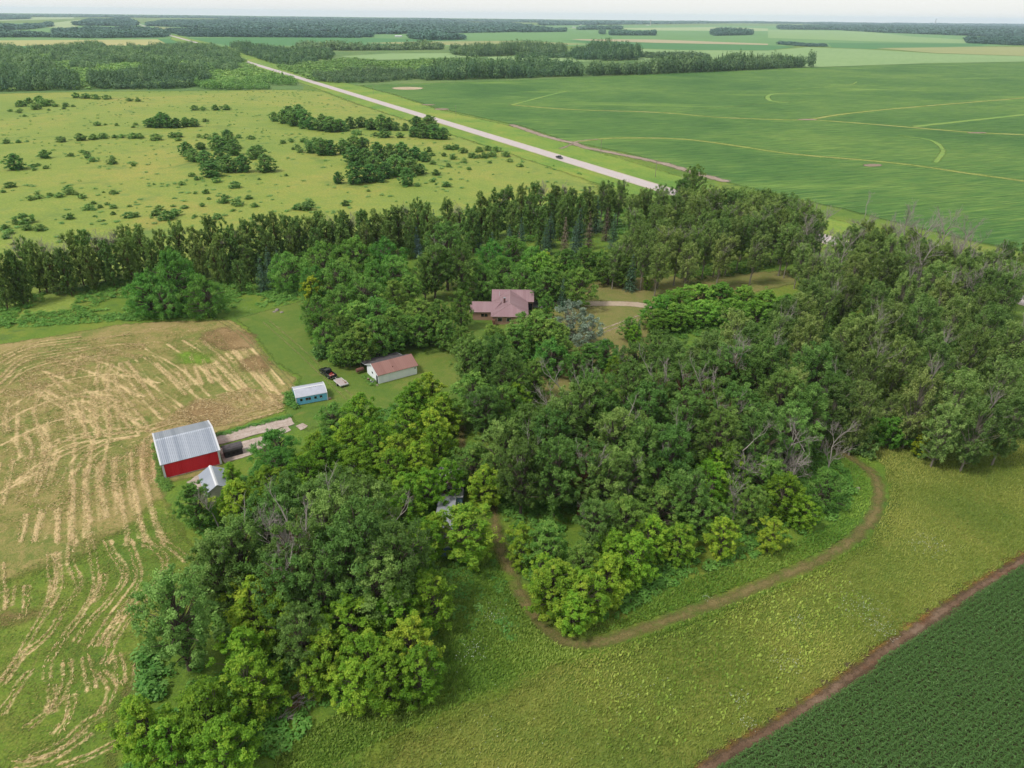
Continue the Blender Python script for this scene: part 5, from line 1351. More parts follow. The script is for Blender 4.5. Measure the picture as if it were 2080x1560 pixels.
def stamp(name, protos, pts, hs, ws, mat, rg, label, cat, tint_sd=.14, base=None):
    """many copies of small leaf meshes joined into one mass.  protos: list of (v, f, tint) at unit height / unit width"""
    if not len(pts): return None
    V = []; Fc = []; T = []; o = 0
    pick = rg.integers(0, len(protos), len(pts)); rot = rg.uniform(0, 6.28, len(pts)); dt = rg.normal(0, tint_sd, len(pts)) if base is None else base
    for k, (v, f, t) in enumerate(protos):
        i = np.where(pick == k)[0]
        if not len(i): continue
        c, s_ = np.cos(rot[i])[:, None], np.sin(rot[i])[:, None]
        x = (v[None, :, 0] * c - v[None, :, 1] * s_) * ws[i][:, None] + pts[i, 0][:, None]
        y = (v[None, :, 0] * s_ + v[None, :, 1] * c) * ws[i][:, None] + pts[i, 1][:, None]
        z = v[None, :, 2] * hs[i][:, None] + np.zeros_like(x)
        n = len(v)
        V.append(np.stack([x, y, z], -1).reshape(-1, 3)); Fc.append((f[None] + (np.arange(len(i)) * n)[:, None, None]).reshape(-1, f.shape[1]) + o); o += n * len(i)
        T.append(np.clip(t[None] + dt[i][:, None], 0, 1).ravel())
    me = fast_mesh(name, np.concatenate(V), np.concatenate(Fc), mat, tint=np.concatenate(T))
    ob = link(name, me); ob["kind"] = "stuff"; ob["label"] = label; ob["category"] = cat
    return ob


def unit_tree(seed, n, leaf, prof='round'):
    rg = np.random.default_rng(seed)
    d = nrm(rg.normal(0, 1, (n, 3)) + np.array([0, 0, .25])); r = rg.uniform(.55, 1, n) ** .5
    lob = 1 + .22 * np.sin(np.arctan2(d[:, 1], d[:, 0]) * 3 + seed) + .15 * np.sin(d[:, 2] * 5 + seed)
    p = d * (r * lob)[:, None] * np.array([.5, .5, .47]) + np.array([0, 0, .5])
    if prof == 'cone': p[:, :2] *= (1.15 - p[:, 2:3])
    p[:, 2] = np.clip(p[:, 2], .03, 1)
    v, f = leaf_quads(p, d * .8 + np.array([0, 0, .6]) + rg.normal(0, .3, (n, 3)), rg.normal(0, 1, (n, 3)), leaf * rg.uniform(.7, 1.3, n), leaf * .7 * rg.uniform(.7, 1.2, n))
    return v, f, np.clip(rg.normal(.45, .12, n), 0, 1)


rg = np.random.default_rng(21)
U_near = [unit_tree(k, 130, .17) for k in range(6)] + [unit_tree(9, 110, .17, 'cone')]
U_mid = [unit_tree(20 + k, 46, .32) for k in range(6)]
U_far = [unit_tree(40 + k, 24, .46) for k in range(5)]
L_wood = leaf_mat("woodland_leaves", '3c5a44', '56724c', '7c9262', .25)
L_scrub = leaf_mat("scrub_leaves", '4a7438', '658d46', '8aa85c', .2)
L_farw = leaf_mat("haze_tinted_leaves", '3c5a56', '4a6a5e', '62806c', .15)  # bluish shift puts distance haze into the leaf colours


def wood(name, px, spacing, H, W_, protos, mat, label, hv=.35, cat="woodland", base=0.0, clump=0.0):
    p = poly_points(wpoly(px), spacing, rg)
    if clump:
        g = np.sin(p[:, 0] / 41 + 1.3) * np.cos(p[:, 1] / 57) + .6 * np.sin(p[:, 0] / 17 + p[:, 1] / 23)
        p = p[g > clump - .6 * rg.random(len(p))]
    big = 1 + .42 * np.sin(p[:, 0] / (W_ * 3.1) + np.sin(p[:, 1] / (W_ * 4))) * np.cos(p[:, 1] / (W_ * 3.7) + 1)
    hs = H * big * rg.uniform(1 - hv, 1 + hv, len(p)); ws = W_ * rg.uniform(.7, 1.25, len(p))
    return stamp(name, protos, p, hs, ws, mat, rg, label, cat, base=rg.normal(base, .2, len(p)) + .25 * (big - 1))


wood("woodland", [(-300, 112), (0, 104), (180, 101), (330, 98), (435, 100), (470, 112), (492, 126), (480, 142), (470, 152), (400, 152), (330, 140), (250, 130), (190, 143), (90, 143), (-300, 160)], 8.5, 12, 12, U_near, L_wood, "broad dark woodland beyond the rear left meadow", clump=-.1)
wood("scrub", [(-300, 112), (0, 104), (330, 99), (435, 101), (470, 112), (560, 158), (400, 176), (0, 186), (-300, 198)], 11, 4.5, 9, U_mid, L_scrub, "low green scrub showing between the left woodland's trees", cat="scrub", base=.15)
wood("woodland", [(-300, 168), (-20, 150), (60, 158), (150, 160), (165, 183), (90, 185), (30, 186), (-300, 200)], 7.5, 12, 10, U_near, L_wood, "dense woodland edge standing at the meadow's far left corner")
wood("woodland", [(185, 158), (280, 155), (300, 148), (420, 155), (430, 168), (380, 180), (300, 182), (188, 182)], 7.5, 12.5, 10, U_near, L_wood, "tall dark woodland stand behind the middle of the meadow")
wood("woodland", [(400, 176), (470, 172), (560, 160), (600, 168), (612, 180), (520, 183), (420, 183)], 7, 7, 9, U_near, L_scrub, "low scrubby thicket by the meadow's far right corner", clump=-.3)
wood("scrub", [(90, 146), (190, 143), (250, 130), (330, 140), (400, 152), (500, 148), (545, 158), (470, 172), (300, 180), (60, 160)], 8, 4.5, 8, U_mid, L_scrub, "pale green scrub filling the clearing in the left woodland", cat="scrub", base=.2, clump=-.4)
wood("woodland", [(468, 98), (495, 96), (540, 102), (620, 108), (680, 112), (670, 122), (640, 130), (590, 138), (550, 128), (500, 112)], 8.5, 12, 11, U_near, L_wood, "dark trees right of the highway below the distant teal field", clump=-.5)
wood("woodland", [(600, 96), (680, 99), (740, 101), (900, 98), (900, 101), (740, 103), (620, 103)], 9, 13, 12, U_mid, L_wood, "distant row of dark trees above the pale green strip field")
wood("scrub", [(560, 136), (650, 130), (700, 124), (800, 126), (900, 122), (1010, 126), (1010, 136), (900, 142), (780, 146), (700, 160), (640, 166), (600, 150)], 8.5, 5, 9, U_mid, L_scrub, "marshy scrub between the highway and the soybean field", cat="scrub", base=.1, clump=-.5)
wood("woodland", [(640, 158), (700, 152), (780, 152), (840, 148), (860, 160), (760, 168), (690, 170), (640, 166)], 7.5, 8, 9, U_near, L_wood, "bushy dark trees beside the highway at the marsh's end")
wood("woodland", [(850, 156), (1000, 148), (1050, 146), (1180, 148), (1180, 155), (1050, 160), (860, 164)], 7.5, 17, 11, U_near, L_wood, "tall dark tree belt on the soybean field's far left edge")
wood("woodland", [(1190, 150), (1240, 148), (1330, 146), (1450, 140), (1560, 134), (1625, 133), (1632, 137), (1500, 144), (1300, 152), (1195, 155)], 7, 17, 11, U_near, L_wood, "long dark tree belt along the soybean field's far edge")
wood("woodland", [(1642, 134.5), (1650, 134.3), (1650, 136.5), (1642, 137)], 6, 18, 10, U_near, L_wood, "lone tree clump at the right tip of the field's far tree belt")
wood("woodland", [(915, 105), (1040, 104), (1090, 102), (1148, 104), (1150, 112), (1040, 113), (960, 116), (920, 112)], 8.5, 17, 12, U_near, L_wood, "big dark wood on the rise left of the distant pale fields")
wood("woodland", [(1160, 116), (1200, 112), (1260, 110), (1298, 114), (1300, 122), (1240, 124), (1165, 122)], 8.5, 20, 12, U_near, L_wood, "tall dark wood in the middle of the marsh fields")
wood("woodland", [(1300, 112), (1380, 116), (1440, 118), (1440, 122), (1370, 121), (1300, 117)], 8, 9, 10, U_mid, L_wood, "low dark hedge running right from the tall marsh wood")
wood("woodland", [(1050, 116), (1160, 113), (1160, 118), (1050, 119)], 8, 8, 9, U_mid, L_wood, "small line of bushes in front of the big wood")
# distant belts, fading into the haze
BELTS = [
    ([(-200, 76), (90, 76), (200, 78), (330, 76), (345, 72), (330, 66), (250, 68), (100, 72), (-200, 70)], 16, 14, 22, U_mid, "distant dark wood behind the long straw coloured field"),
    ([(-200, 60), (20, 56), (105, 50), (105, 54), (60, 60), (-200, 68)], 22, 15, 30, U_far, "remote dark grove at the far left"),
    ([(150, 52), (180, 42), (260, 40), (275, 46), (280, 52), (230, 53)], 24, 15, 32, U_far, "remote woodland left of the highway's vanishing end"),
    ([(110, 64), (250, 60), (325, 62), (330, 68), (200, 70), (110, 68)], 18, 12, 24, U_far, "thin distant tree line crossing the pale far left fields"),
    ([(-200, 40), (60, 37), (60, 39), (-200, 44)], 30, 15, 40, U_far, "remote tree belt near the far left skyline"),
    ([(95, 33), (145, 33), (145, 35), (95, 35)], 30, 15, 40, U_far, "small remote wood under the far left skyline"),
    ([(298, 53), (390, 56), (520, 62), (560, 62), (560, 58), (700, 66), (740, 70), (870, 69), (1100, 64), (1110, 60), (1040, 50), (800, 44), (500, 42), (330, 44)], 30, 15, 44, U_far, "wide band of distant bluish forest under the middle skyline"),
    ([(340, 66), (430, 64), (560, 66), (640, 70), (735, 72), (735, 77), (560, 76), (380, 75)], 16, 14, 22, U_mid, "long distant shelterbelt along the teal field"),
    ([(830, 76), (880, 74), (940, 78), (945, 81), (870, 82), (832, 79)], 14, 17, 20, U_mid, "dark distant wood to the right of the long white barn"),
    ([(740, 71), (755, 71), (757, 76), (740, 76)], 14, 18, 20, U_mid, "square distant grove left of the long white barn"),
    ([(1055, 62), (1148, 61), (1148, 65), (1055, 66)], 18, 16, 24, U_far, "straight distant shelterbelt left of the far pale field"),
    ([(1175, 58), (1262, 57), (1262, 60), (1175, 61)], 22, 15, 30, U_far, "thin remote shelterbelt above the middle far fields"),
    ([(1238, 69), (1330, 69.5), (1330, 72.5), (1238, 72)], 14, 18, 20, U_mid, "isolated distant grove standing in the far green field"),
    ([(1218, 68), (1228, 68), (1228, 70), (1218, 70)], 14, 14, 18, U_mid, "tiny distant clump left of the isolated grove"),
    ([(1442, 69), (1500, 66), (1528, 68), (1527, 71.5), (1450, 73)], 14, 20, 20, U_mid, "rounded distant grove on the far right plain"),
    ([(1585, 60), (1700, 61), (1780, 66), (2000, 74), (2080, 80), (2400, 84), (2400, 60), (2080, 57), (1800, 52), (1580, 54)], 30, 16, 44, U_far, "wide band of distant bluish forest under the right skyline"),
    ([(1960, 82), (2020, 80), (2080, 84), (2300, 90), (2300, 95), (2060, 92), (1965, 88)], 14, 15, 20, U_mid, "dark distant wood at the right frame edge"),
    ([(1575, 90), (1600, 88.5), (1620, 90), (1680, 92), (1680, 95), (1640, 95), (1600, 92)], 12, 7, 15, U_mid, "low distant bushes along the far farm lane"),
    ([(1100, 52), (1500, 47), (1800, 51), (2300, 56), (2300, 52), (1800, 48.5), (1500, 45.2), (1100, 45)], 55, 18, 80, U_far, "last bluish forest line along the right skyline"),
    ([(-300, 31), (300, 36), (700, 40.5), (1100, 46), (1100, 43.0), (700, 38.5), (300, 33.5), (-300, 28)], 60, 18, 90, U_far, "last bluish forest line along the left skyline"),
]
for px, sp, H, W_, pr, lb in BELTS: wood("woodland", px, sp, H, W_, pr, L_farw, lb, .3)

# --- undergrowth beneath the groves
U_weed = [unit_tree(70 + k, 44, .3) for k in range(6)]
L_under = leaf_mat("undergrowth_leaves", '3f6626', '577f34', '7c9e4a', .3)
L_dog = leaf_mat("thicket_leaves", '457530', '62893c', '86a656', .32)


def undergrowth(name, px, sp, H, W_, mat, label, keep=1.0):
    p = poly_points(wpoly(px), sp, rg)
    if keep < 1: p = p[(np.sin(p[:, 0] / 3.1) + np.sin(p[:, 1] / 4.3 + 1) + rg.normal(0, .8, len(p))) > (1 - keep) * 3 - 1.2]
    for c, r in (((-11.4, 97), 5.5), ((-11.2, 109), 7), ((-27, 160), 6.5), ((-1, 200), 13), ((-56, 107), 5)):
        p = p[((p - np.array(c)) ** 2).sum(1) > r * r]
    p = p[linedist(p, spline(PATH, 3)) > 1.7]
    return stamp(name, U_weed, p, H * rg.uniform(.5, 1.5, len(p)), W_ * rg.uniform(.7, 1.5, len(p)), mat, rg, label, "undergrowth")


undergrowth("undergrowth", [(375, 1040), (420, 1110), (440, 1190), (350, 1300), (290, 1400), (250, 1500), (250, 1590), (560, 1540), (680, 1440), (870, 1400), (890, 1300), (870, 1180), (880, 1140), (985, 1120), (960, 1000), (920, 900), (860, 810), (760, 840), (640, 890), (560, 910), (490, 970), (470, 1020)], 1.0, .8, 1.3, L_under, "leafy undergrowth beneath the left grove", .8)
undergrowth("undergrowth", [(1030, 1090), (1075, 1190), (1150, 1275), (1250, 1258), (1400, 1172), (1560, 1122), (1690, 1062), (1740, 1000), (1715, 950), (1660, 900), (1500, 850), (1200, 800), (1050, 850), (990, 960)], 1.0, .8, 1.3, L_under, "leafy undergrowth beneath the centre grove", .85)
undergrowth("undergrowth", [(1330, 660), (1560, 620), (1640, 590), (1700, 560), (2080, 680), (2400, 790), (2400, 860), (2080, 862), (1880, 910), (1730, 900), (1640, 800), (1400, 760)], 1.4, .9, 1.7, L_under, "leafy undergrowth beneath the right wood", .8)
undergrowth("undergrowth", [(-200, 640), (0, 665), (130, 645), (300, 652), (470, 628), (620, 600), (680, 560), (960, 490), (1250, 490), (1350, 420), (1100, 395), (900, 440), (500, 500), (150, 590), (-200, 620)], 1.6, .8, 1.8, L_under, "leafy undergrowth along the windbreak", .7)
undergrowth("undergrowth", [(1270, 570), (1400, 580), (1600, 540), (1660, 500), (1500, 430), (1300, 440), (1240, 520)], 1.5, .7, 1.5, L_under, "leafy undergrowth beneath the poplar plantation", .6)
undergrowth("thicket", [(420, 1120), (460, 1150), (520, 1180), (560, 1260), (520, 1320), (440, 1300), (430, 1240), (400, 1190)], .8, 1.5, 1.6, L_dog, "bright green thicket on the left grove's open side")
undergrowth("thicket", [(285, 1330), (330, 1320), (330, 1420), (285, 1430)], .8, 1.5, 1.6, L_dog, "bright green thicket under the lone leaning cottonwood")
undergrowth("thicket", [(900, 1150), (1000, 1130), (1030, 1200), (1060, 1290), (960, 1340), (900, 1300), (890, 1200)], 1.1, .35, 1.2, L_dog, "rank weeds in the clearing beside the dirt track", .75)
undergrowth("thicket", [(455, 600), (640, 585), (630, 615), (540, 622), (440, 640), (0, 668), (-100, 690), (-100, 660), (0, 650), (300, 640)], 1.3, .5, 1.5, L_dog, "tall green weeds between windbreak and hay field", .8)
undergrowth("thicket", [(440, 905 - 22), (510, 863), (592, 843), (592, 848), (510, 869), (440, 888)], .5, .4, .8, L_dog, "green weeds growing along the concrete slab")
undergrowth("thicket", [(322, 900), (336, 975), (350, 985), (345, 1000), (322, 985), (310, 900)], .6, .6, 1.0, L_dog, "tall weeds along the red barn's end wall")
undergrowth("thicket", [(580, 800), (598, 795), (606, 826), (600, 832), (582, 822)], .6, .8, 1.1, L_dog, "bushy weeds at the blue shed's left end")
undergrowth("thicket", [(735, 762), (752, 765), (766, 782), (760, 788), (742, 774)], .6, .45, .8, L_dog, "weeds around the junk by the garage")

mp = poly_points(wpoly(MEADOW), 4.2, rg, .5)
g_ = np.sin(mp[:, 0] / 37 + np.sin(mp[:, 1] / 29)) * np.cos(mp[:, 1] / 31 + 1) + .5 * np.sin(mp[:, 0] / 11 + mp[:, 1] / 9)
sp_ = np.array([q[1] for q in PLACED if q[0] == 'shrub'])
near_ = np.array([np.sqrt(((sp_ - a_) ** 2).sum(1)).min() for a_ in mp])
mp = mp[rg.random(len(mp)) < np.clip(.05 + .10 * (g_ > .6) + .38 * np.exp(-near_ / 6), 0, .6)]
mp = mp[mp[:, 0] > -420]
stamp("low_scrub", U_weed, mp, rg.uniform(.3, 1.1, len(mp)), rg.uniform(.8, 3.2, len(mp)), L_scrub, rg, "low sparse scrub and hummocks scattered over the rear meadow", "scrub")

# --- loose straw raked into windrows
def flakes(name, lines, width, per_m, mat, label, size=(.2, .6), patches=(), world=False):
    P = []; D = []
    for ln in lines:
        l = spline(ln, .5, world); d = np.gradient(l, axis=0); d = nrm(d)
        n = int(len(l) * .5 * per_m)
        i = rg.integers(0, len(l), n)
        gap = np.sin(i * .05 + len(l)) + .6 * np.sin(i * .083) + rg.normal(0, .8, n) > -2.2
        i = i[gap]; n = len(i)
        nn = np.c_[-d[i, 1], d[i, 0]]
        P.append(l[i] + nn * (rg.normal(0, width * .42, n))[:, None] + d[i] * rg.uniform(-.4, .4, n)[:, None]); D.append(d[i])
    for poly, n, ang in patches:
        w = wpoly(poly); x0, y0 = w.min(0); x1, y1 = w.max(0); q = np.c_[rg.uniform(x0, x1, n * 3), rg.uniform(y0, y1, n * 3)]
        cl = np.sin(q[:, 0] * .5 + np.sin(q[:, 1] * .3) * 2) * np.sin(q[:, 1] * .8 + 1) + rg.normal(0, .5, len(q)) > -.15
        q = q[(sdist(q, w) > 0) & cl][:n]; a = ang + rg.normal(0, .3, len(q)); P.append(q); D.append(np.c_[np.cos(a), np.sin(a)])
    P = np.concatenate(P); D = np.concatenate(D); n = len(P)
    a = rg.normal(0, .45, n); c, s_ = np.cos(a), np.sin(a)
    tan = np.c_[D[:, 0] * c - D[:, 1] * s_, D[:, 0] * s_ + D[:, 1] * c, rg.normal(0, .12, n)]
    ln_ = rg.uniform(*size, n)
    v, f = leaf_quads(np.c_[P, rg.uniform(.07, .17, n)], np.c_[rg.normal(0, .3, (n, 2)), np.ones(n)], tan, ln_, ln_ * rg.uniform(.14, .32, n))
    o = link(name, fast_mesh(name, v, f, mat, tint=np.clip(rg.normal(.5, .22, n), 0, 1))); o["kind"] = "stuff"; o["label"] = label; o["category"] = "hay"


s = NT("straw"); s.color(s.ramp(s.attr("tint"), (.1, C('a8905a', 1.35)), (.5, C('cdb27e', 1.35)), (.9, C('e2cc9e', 1.35)))); M_straw = s.m
s = NT("cut_grass"); s.color(s.ramp(s.attr("tint"), (.1, C('5f7a30', 1.5)), (.5, C('80903e', 1.5)), (.9, C('a8a458', 1.5)))); M_cutg = s.m
flakes("cut_hay", bundle(lines(LB, 1100), (-.40, .38)), .30, 7, M_straw, "pale cut hay lying in curved windrows on the green mown strip", world=True)
flakes("cut_hay", bundle(lines(LA, 640), (-.3, .3)), .38, 7, M_straw, "tan cut hay scattered in crossing windrows over the hay field", world=True, patches=(
    (ca([(0, 560), (150, 420), (330, 300), (600, 230), (1000, 190), (980, 300), (700, 330), (430, 420), (240, 560)]), 6000, .35), (ca([(1000, 810), (1300, 600), (1700, 500), (1960, 560), (1960, 640), (1560, 760), (1080, 820)]), 8000, .5),
    (ca([(930, 860), (1050, 830), (1080, 1000), (1080, 1150), (1000, 1180), (920, 1100)]), 2500, 1.6), (ca([(0, 600), (250, 450), (900, 420), (1200, 620), (1000, 800), (500, 860), (0, 1000)]), 4000, .9), (ca([(100, 1000), (500, 880), (900, 900), (950, 1200), (600, 1350), (100, 1350)]), 3000, .9), (ca([(0, 300), (700, 130), (1300, 60), (1650, 60), (1700, 250), (1300, 250), (500, 210), (0, 420)]), 3000, .25)))
flakes("cut_grass", lines(LB, 1096) + lines(LA, 643), 2.2, 9, M_cutg, "greenish cut grass strewn between the hay windrows", (.2, .5), patches=((ca([(0, 250), (900, 130), (1500, 100), (1700, 400), (1000, 800), (900, 1300), (0, 1500), (-300, 1000)]), 22000, .4), ([(0, 1180), (330, 1020), (410, 1160), (240, 1440), (240, 1570), (-100, 1600)], 16000, 1.0)))

# --- tall grass, weeds and wild flowers in the rough meadow
def tufts(name, px, n, h, mat, label, cat="grass", wexp=.35, tint=.5):
    w = wpoly(px); x0, y0 = w.min(0); x1, y1 = w.max(0); p = np.c_[rg.uniform(x0, x1, n * 3), rg.uniform(y0, y1, n * 3)]
    p = p[sdist(p, w) > 0][:n]; p = p[linedist(p, spline(PATH, 3)) > 1.3]; p = p[np.abs(linedist(p, spline(MARG, 3))) > 1.0]; n = len(p)
    big = .5 + .28 * np.sin(p[:, 0] / 5.1 + np.sin(p[:, 1] / 7)) + .2 * np.sin(p[:, 1] / 3.7 + p[:, 0] / 6)
    hh = h * rg.uniform(.5, 1.4, n); a = rg.uniform(0, 6.28, n)
    lean = np.c_[rg.normal(.25, .35, n), rg.normal(.1, .35, n)] * hh[:, None]
    b = np.c_[np.cos(a), np.sin(a)] * (hh * wexp)[:, None] * .5
    base = np.c_[p, np.full(n, .02)]; tip = np.c_[p + lean, hh]; md = np.c_[p + lean * .45, hh * .6]
    v = np.stack([base, md + np.c_[b, np.zeros(n)], tip, md - np.c_[b, np.zeros(n)]], 1).reshape(-1, 3)
    o = link(name, fast_mesh(name, v, np.arange(4 * n).reshape(-1, 4), mat, tint=np.clip(tint - .5 + big + rg.normal(0, .16, n), 0, 1))); o["kind"] = "stuff"; o["label"] = label; o["category"] = cat
    return o


L_tall = leaf_mat("tall_grass_blades", '5c7a36', '7d8e42', 'a2a65a', .35)
L_weed = leaf_mat("weed_leaves", '5c7f30', '80973f', 'a8b358', .36)
MEADOW_F = [(560, 1640), (700, 1540), (900, 1450), (1060, 1370), (1180, 1335), (1330, 1290), (1600, 1190), (1765, 1100), (1806, 1010), (1796, 950), (1745, 905), (1850, 890), (2080, 850), (2250, 840), (2300, 1000), (2080, 1125), (1830, 1290), (1560, 1478), (1430, 1550), (1300, 1640)]
tufts("tall_grass", MEADOW_F, 150000, .4, L_tall, "tall yellow green grass of the rough foreground meadow", wexp=.28)
tufts("weeds", [(640, 1480), (860, 1410), (1010, 1300), (1080, 1290), (1180, 1330), (1350, 1290), (1600, 1195), (1770, 1100), (1680, 1080), (1400, 1180), (1250, 1270), (1130, 1290), (1040, 1200), (900, 1200), (890, 1380), (700, 1450), (560, 1540), (560, 1600)], 40000, .4, L_weed, "broad leaved green weeds along the grove edge and track", "weeds", .55)
tufts("tall_grass", [(560, 1640), (700, 1540), (900, 1450), (1060, 1370), (1180, 1335), (1130, 1290), (1040, 1210), (1000, 1120), (890, 1130), (890, 1380), (700, 1440), (560, 1520)], 30000, .4, L_weed, "mixed green grass between the left grove and the track", wexp=.4)
tufts("tall_grass", [(1180, 1310), (1100, 1260), (1250, 1262), (1400, 1176), (1560, 1126), (1700, 1060), (1730, 960), (1690, 890), (1760, 930), (1800, 1010), (1760, 1090), (1600, 1185), (1330, 1285)], 24000, .4, L_weed, "green grass between the centre grove and the track", wexp=.4)
tufts("weeds", [(1150, 1345), (1700, 1150), (1780, 1250), (1500, 1470), (1250, 1560)], 3500, .42, L_weed, "scattered bright weed clumps dotting the rough meadow", "weeds", .6, .75)
M_flower = simple("white_flowers", 'e6e8dc', .8, .1)
fp = []
for x, y, r, n in ((1755, 1240, 3.0, 260), (1620, 1262, 1.5, 60), (1795, 1290, 1.8, 120), (1598, 1352, 2.0, 120), (1500, 1425, 1.3, 60), (1520, 1475, 1.2, 60), (1885, 1110, 3.2, 240), (1770, 1270, 2.0, 60), (1970, 930, 3, 50), (960, 1330, 2.4, 120), (1000, 1255, 2.0, 90), (1440, 1220, 1.0, 30), (505, 630, 2.2, 90), (1300, 1440, 6, 60), (1000, 1480, 6, 50)):
    c = at(x, y)[:2]; fp.append(c + rg.normal(0, r * .6, (int(n * .6), 2)))
fp = np.concatenate(fp); n = len(fp)
v, f = leaf_quads(np.c_[fp, rg.uniform(.45, .75, n)], np.c_[rg.normal(0, .4, (n, 2)), np.ones(n)], rg.normal(0, 1, (n, 3)), rg.uniform(.06, .15, n), rg.uniform(.05, .12, n))
o = link("wild_flowers", fast_mesh("wild_flowers", v, f, M_flower)); o["kind"] = "stuff"; o["label"] = "white wild flowers flecking the weedy meadow"; o["category"] = "flowers"

# --- maize standing in rows
def maize():
    P = []
    rows_ = np.arange(-6, 75, .76)
    for r in rows_:
        t = np.arange(-45, 105, .24); q = CORN_0 + CORN_D * (t + rg.normal(0, .05, len(t)))[:, None] + CORN_N * (r + rg.normal(0, .05, len(t)))[:, None]
        P.append(q)
    P = np.concatenate(P)
    P = P[sdist(P, MAIZE_P) > .95]
    px = np.array([proj((a, b, 0)) for a, b in P])
    P = P[(px[:, 2] > 20) & (px[:, 0] < 2260) & (px[:, 0] > 1250) & (px[:, 1] < 1720)]
    n = len(P); K = 9
    P = np.repeat(P, K, 0); N = len(P); a = rg.uniform(0, 6.28, N); k = np.tile(np.arange(K), n) / (K - 1)
    L = rg.uniform(.45, .8, N) * (1 - .3 * k); z0 = .25 + .95 * k + rg.normal(0, .06, N)
    d = np.c_[np.cos(a) + .35, np.sin(a)]; sd = np.c_[-np.sin(a), np.cos(a)] * .058
    b0 = np.c_[P, z0]; m = np.c_[P + d * (L * .5)[:, None], z0 + L * .42]; t = np.c_[P + d * L[:, None], z0 + L * rg.uniform(-.1, .3, N)]
    z = np.zeros(N)
    v = np.stack([b0, m + np.c_[sd, z], m - np.c_[sd, z], t], 1)   # base, two mid, tip -> two triangles sharing the fold
    v = v.reshape(-1, 3); i = np.arange(N) * 4
    f = np.concatenate([np.c_[i, i + 1, i + 2], np.c_[i + 1, i + 3, i + 2]])
    tt = np.clip(rg.normal(.45, .2, N), 0, 1)
    o = link("maize_plants", fast_mesh("maize_plants", v, f, leaf_mat("maize_leaves", '48682f', '5c8044', '96b276', .36), tint=np.concatenate([tt, tt]))); o["kind"] = "stuff"; o["label"] = "dense green maize crop at the lower right corner"; o["category"] = "maize crop"
maize()

# ================================================================== HAZE
hz = MB().box(-21000, 21000, -950, 20500, -1.0, 130).build("haze", bpy.data.materials.new("haze_air")); hz["kind"] = "stuff"; hz["label"] = "thin bluish summer haze over the plain"; hz["category"] = "haze"
hm = hz.data.materials[0]; hm.use_nodes = True; ht = hm.node_tree
for nd in list(ht.nodes): ht.nodes.remove(nd)
ho_ = ht.nodes.new("ShaderNodeOutputMaterial"); pv = ht.nodes.new("ShaderNodeVolumePrincipled")
pv.inputs["Color"].default_value = (.68, .82, 1.0, 1); pv.inputs["Density"].default_value = 0.000040; pv.inputs["Anisotropy"].default_value = 0.0
ht.links.new(pv.outputs[0], ho_.inputs["Volume"])

# ================================================================== LABELS: each tree is told apart by its looks and its neighbour
LM = [("the red barn", 385, 950), ("the blue shed", 632, 815), ("the black parked pickup", 668, 765), ("the white garage", 810, 760), ("the farmhouse's left wing", 975, 650), ("the farmhouse's back", 1040, 588),
      ("the gravel driveway", 1270, 617), ("the mobile home's front", 896, 1128), ("the mobile home's tyre roof", 915, 1000), ("the brush pile", 585, 1445), ("the track's lowest bend", 1170, 1306), ("the track's outer right bend", 1785, 1010),
      ("the track's straight stretch", 1450, 1226), ("the lane between the groves", 945, 900), ("the small grey roofed shed", 432, 985), ("the concrete slab", 590, 856), ("the track's left rise", 1035, 1160), ("the grove's lowest left corner", 300, 1540),
      ("the green thicket by the mown strip", 470, 1230), ("the highway's gap in the trees", 1690, 483), ("the right frame edge", 2060, 760), ("the far right highway glimpse", 1985, 575), ("the rough meadow's upper end", 1950, 890), ("the lawn behind the plantation", 1560, 570),
      ("the plantation's front row", 1450, 570), ("the highway entering the trees", 1290, 365), ("the hay field's far left corner", 20, 690), ("the hay field's back edge", 240, 655), ("the boulders on the lawn's back edge", 565, 632), ("the round willow by the hay field", 345, 640), ("the meadow's gap in the windbreak", 455, 600),
      ("the windbreak's middle", 720, 560), ("the windbreak's right end", 1130, 480), ("the yard pole", 920, 664), ("the middle of the centre grove", 1370, 900), ("the top of the centre grove", 1400, 800), ("the right wood's heart", 1800, 760), ("the left grove's heart", 700, 1120), ("the left grove's top", 720, 900), ("the yard behind the silver poplars", 1270, 690),
      ("the lone round tree at the meadow's left", 22, 350), ("the meadow's lower left corner", 40, 470), ("the meadow's left middle bushes", 130, 390), ("the long low bush line in the meadow", 220, 285), ("the meadow's far left thicket", 70, 215), ("the far bush row at the meadow's top", 180, 200), ("the small oval copse in the meadow", 330, 262),
      ("the copse right of the meadow's middle", 440, 340), ("the round trees ending the middle copse", 530, 352), ("the far bush pair in the upper meadow", 430, 223), ("the bushes before the windbreak", 320, 450), ("the bushes below the middle copse", 480, 405), ("the tall copse near the highway", 580, 260), ("the tall copse's right end", 690, 270), ("the oval copse by the highway", 880, 285),
      ("the long middle copse", 640, 320), ("the broad lower copse's left", 700, 375), ("the broad lower copse's right", 830, 380), ("the shrub belt below the highway", 950, 315), ("the shrub belt's right end", 1030, 330), ("the dark highway pickup", 1130, 322), ("the stubby bushes by the long low bush line", 300, 285), ("the scattered bushes in the meadow's centre", 220, 330), ("the bushes left of the windbreak gap", 180, 420)]
LMP = np.array([at(x, y)[:2] for _, x, y in LM])
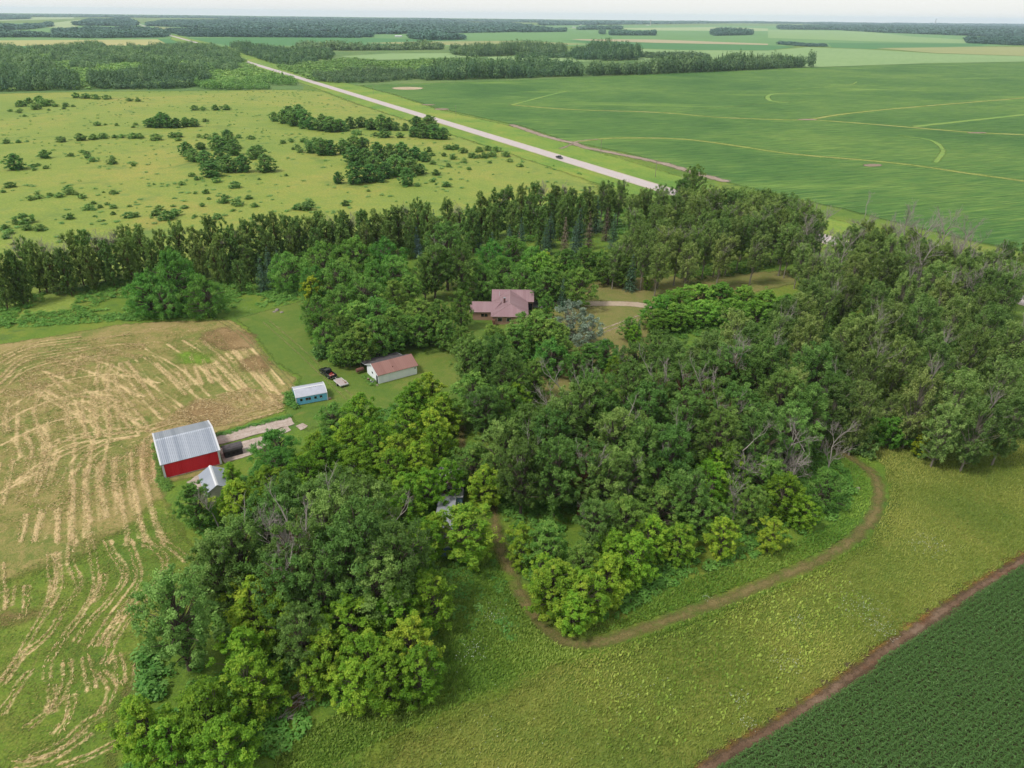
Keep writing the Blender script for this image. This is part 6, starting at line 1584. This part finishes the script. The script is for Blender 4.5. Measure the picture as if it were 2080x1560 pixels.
LOOK = {'cottonwood_tree': ("dark green cottonwood", "tree"), 'dying_cottonwood_tree': ("half dead cottonwood", "tree"), 'boxelder_tree': ("yellow green boxelder", "tree"), 'poplar_tree': ("windswept olive poplar", "tree"), 'plantation_poplar_tree': ("tall bare stemmed poplar", "tree"),
        'windbreak_poplar_tree': ("narrow dark windbreak poplar", "tree"), 'dead_topped_poplar_tree': ("windbreak poplar with bare dead top", "tree"), 'willow_tree': ("rounded soft green willow", "tree"), 'ash_tree': ("mid green ash", "tree"), 'lime_green_tree': ("bright lime green tree", "tree"), 'golden_tree': ("golden leaved tree", "tree"),
        'silver_poplar_tree': ("silvery leaved poplar", "tree"), 'spruce_tree': ("dark conical spruce", "tree"), 'blue_spruce_tree': ("bluish spruce", "tree"), 'browning_spruce_tree': ("browning spruce", "tree"), 'dead_tree': ("leafless grey dead tree", "dead tree"), 'aspen_tree': ("dense round copse tree", "tree"), 'shrub': ("low rounded shrub", "shrub")}
GROUPS = {'windbreak_poplar_tree': "windbreak poplars behind the hay field", 'dead_topped_poplar_tree': "windbreak poplars behind the hay field", 'plantation_poplar_tree': "poplars of the plantation", 'poplar_tree': "poplars of the right wood", 'shrub': "shrubs dotted over the meadow", 'aspen_tree': "trees of the meadow copses", 'cottonwood_tree': "cottonwoods of the groves", 'boxelder_tree': "boxelders of the groves"}
ORD = ["nearest", "second nearest", "third nearest", "fourth nearest", "fifth nearest", "sixth nearest", "seventh nearest", "eighth nearest", "ninth nearest", "tenth nearest"]
bins = {}
for k, p, H, o in PLACED:
    cpx = proj((p[0], p[1], H * .6)); near = int(np.argmin([math.hypot(cpx[0] - x, (cpx[1] - y) * 1.6) for _, x, y in LM]))
    dx = cpx[0] - LM[near][1]; side = "left of" if dx < 0 else "right of"
    hs = {'cottonwood_tree': 17, 'boxelder_tree': 9.8, 'poplar_tree': 17.5, 'aspen_tree': 7, 'shrub': 2.6, 'windbreak_poplar_tree': 17, 'willow_tree': 10, 'ash_tree': 11}.get(k)
    size = "" if hs is None else ("taller " if H >= hs else "smaller ")
    bins.setdefault((k, near, side, size), []).append((abs(dx) + abs(cpx[1] - LM[near][2]), o))
for (k, near, side, size), L in bins.items():
    L.sort(key=lambda q: q[0])
    for j, (d, o) in enumerate(L):
        look, cat = LOOK[k]
        rank = "" if len(L) == 1 else ", " + (ORD[j] if j < 10 else ORD[9] + " but further")
        o["label"] = (size + look + rank + (" " if len(L) > 1 else ", ") + side + " " + LM[near][0])
        if len(o["label"].replace(",", " ").split()) > 15: o["label"] = o["label"].replace("smaller ", "").replace("low rounded ", "")
        o["category"] = cat
        if k in GROUPS: o["group"] = GROUPS[k]
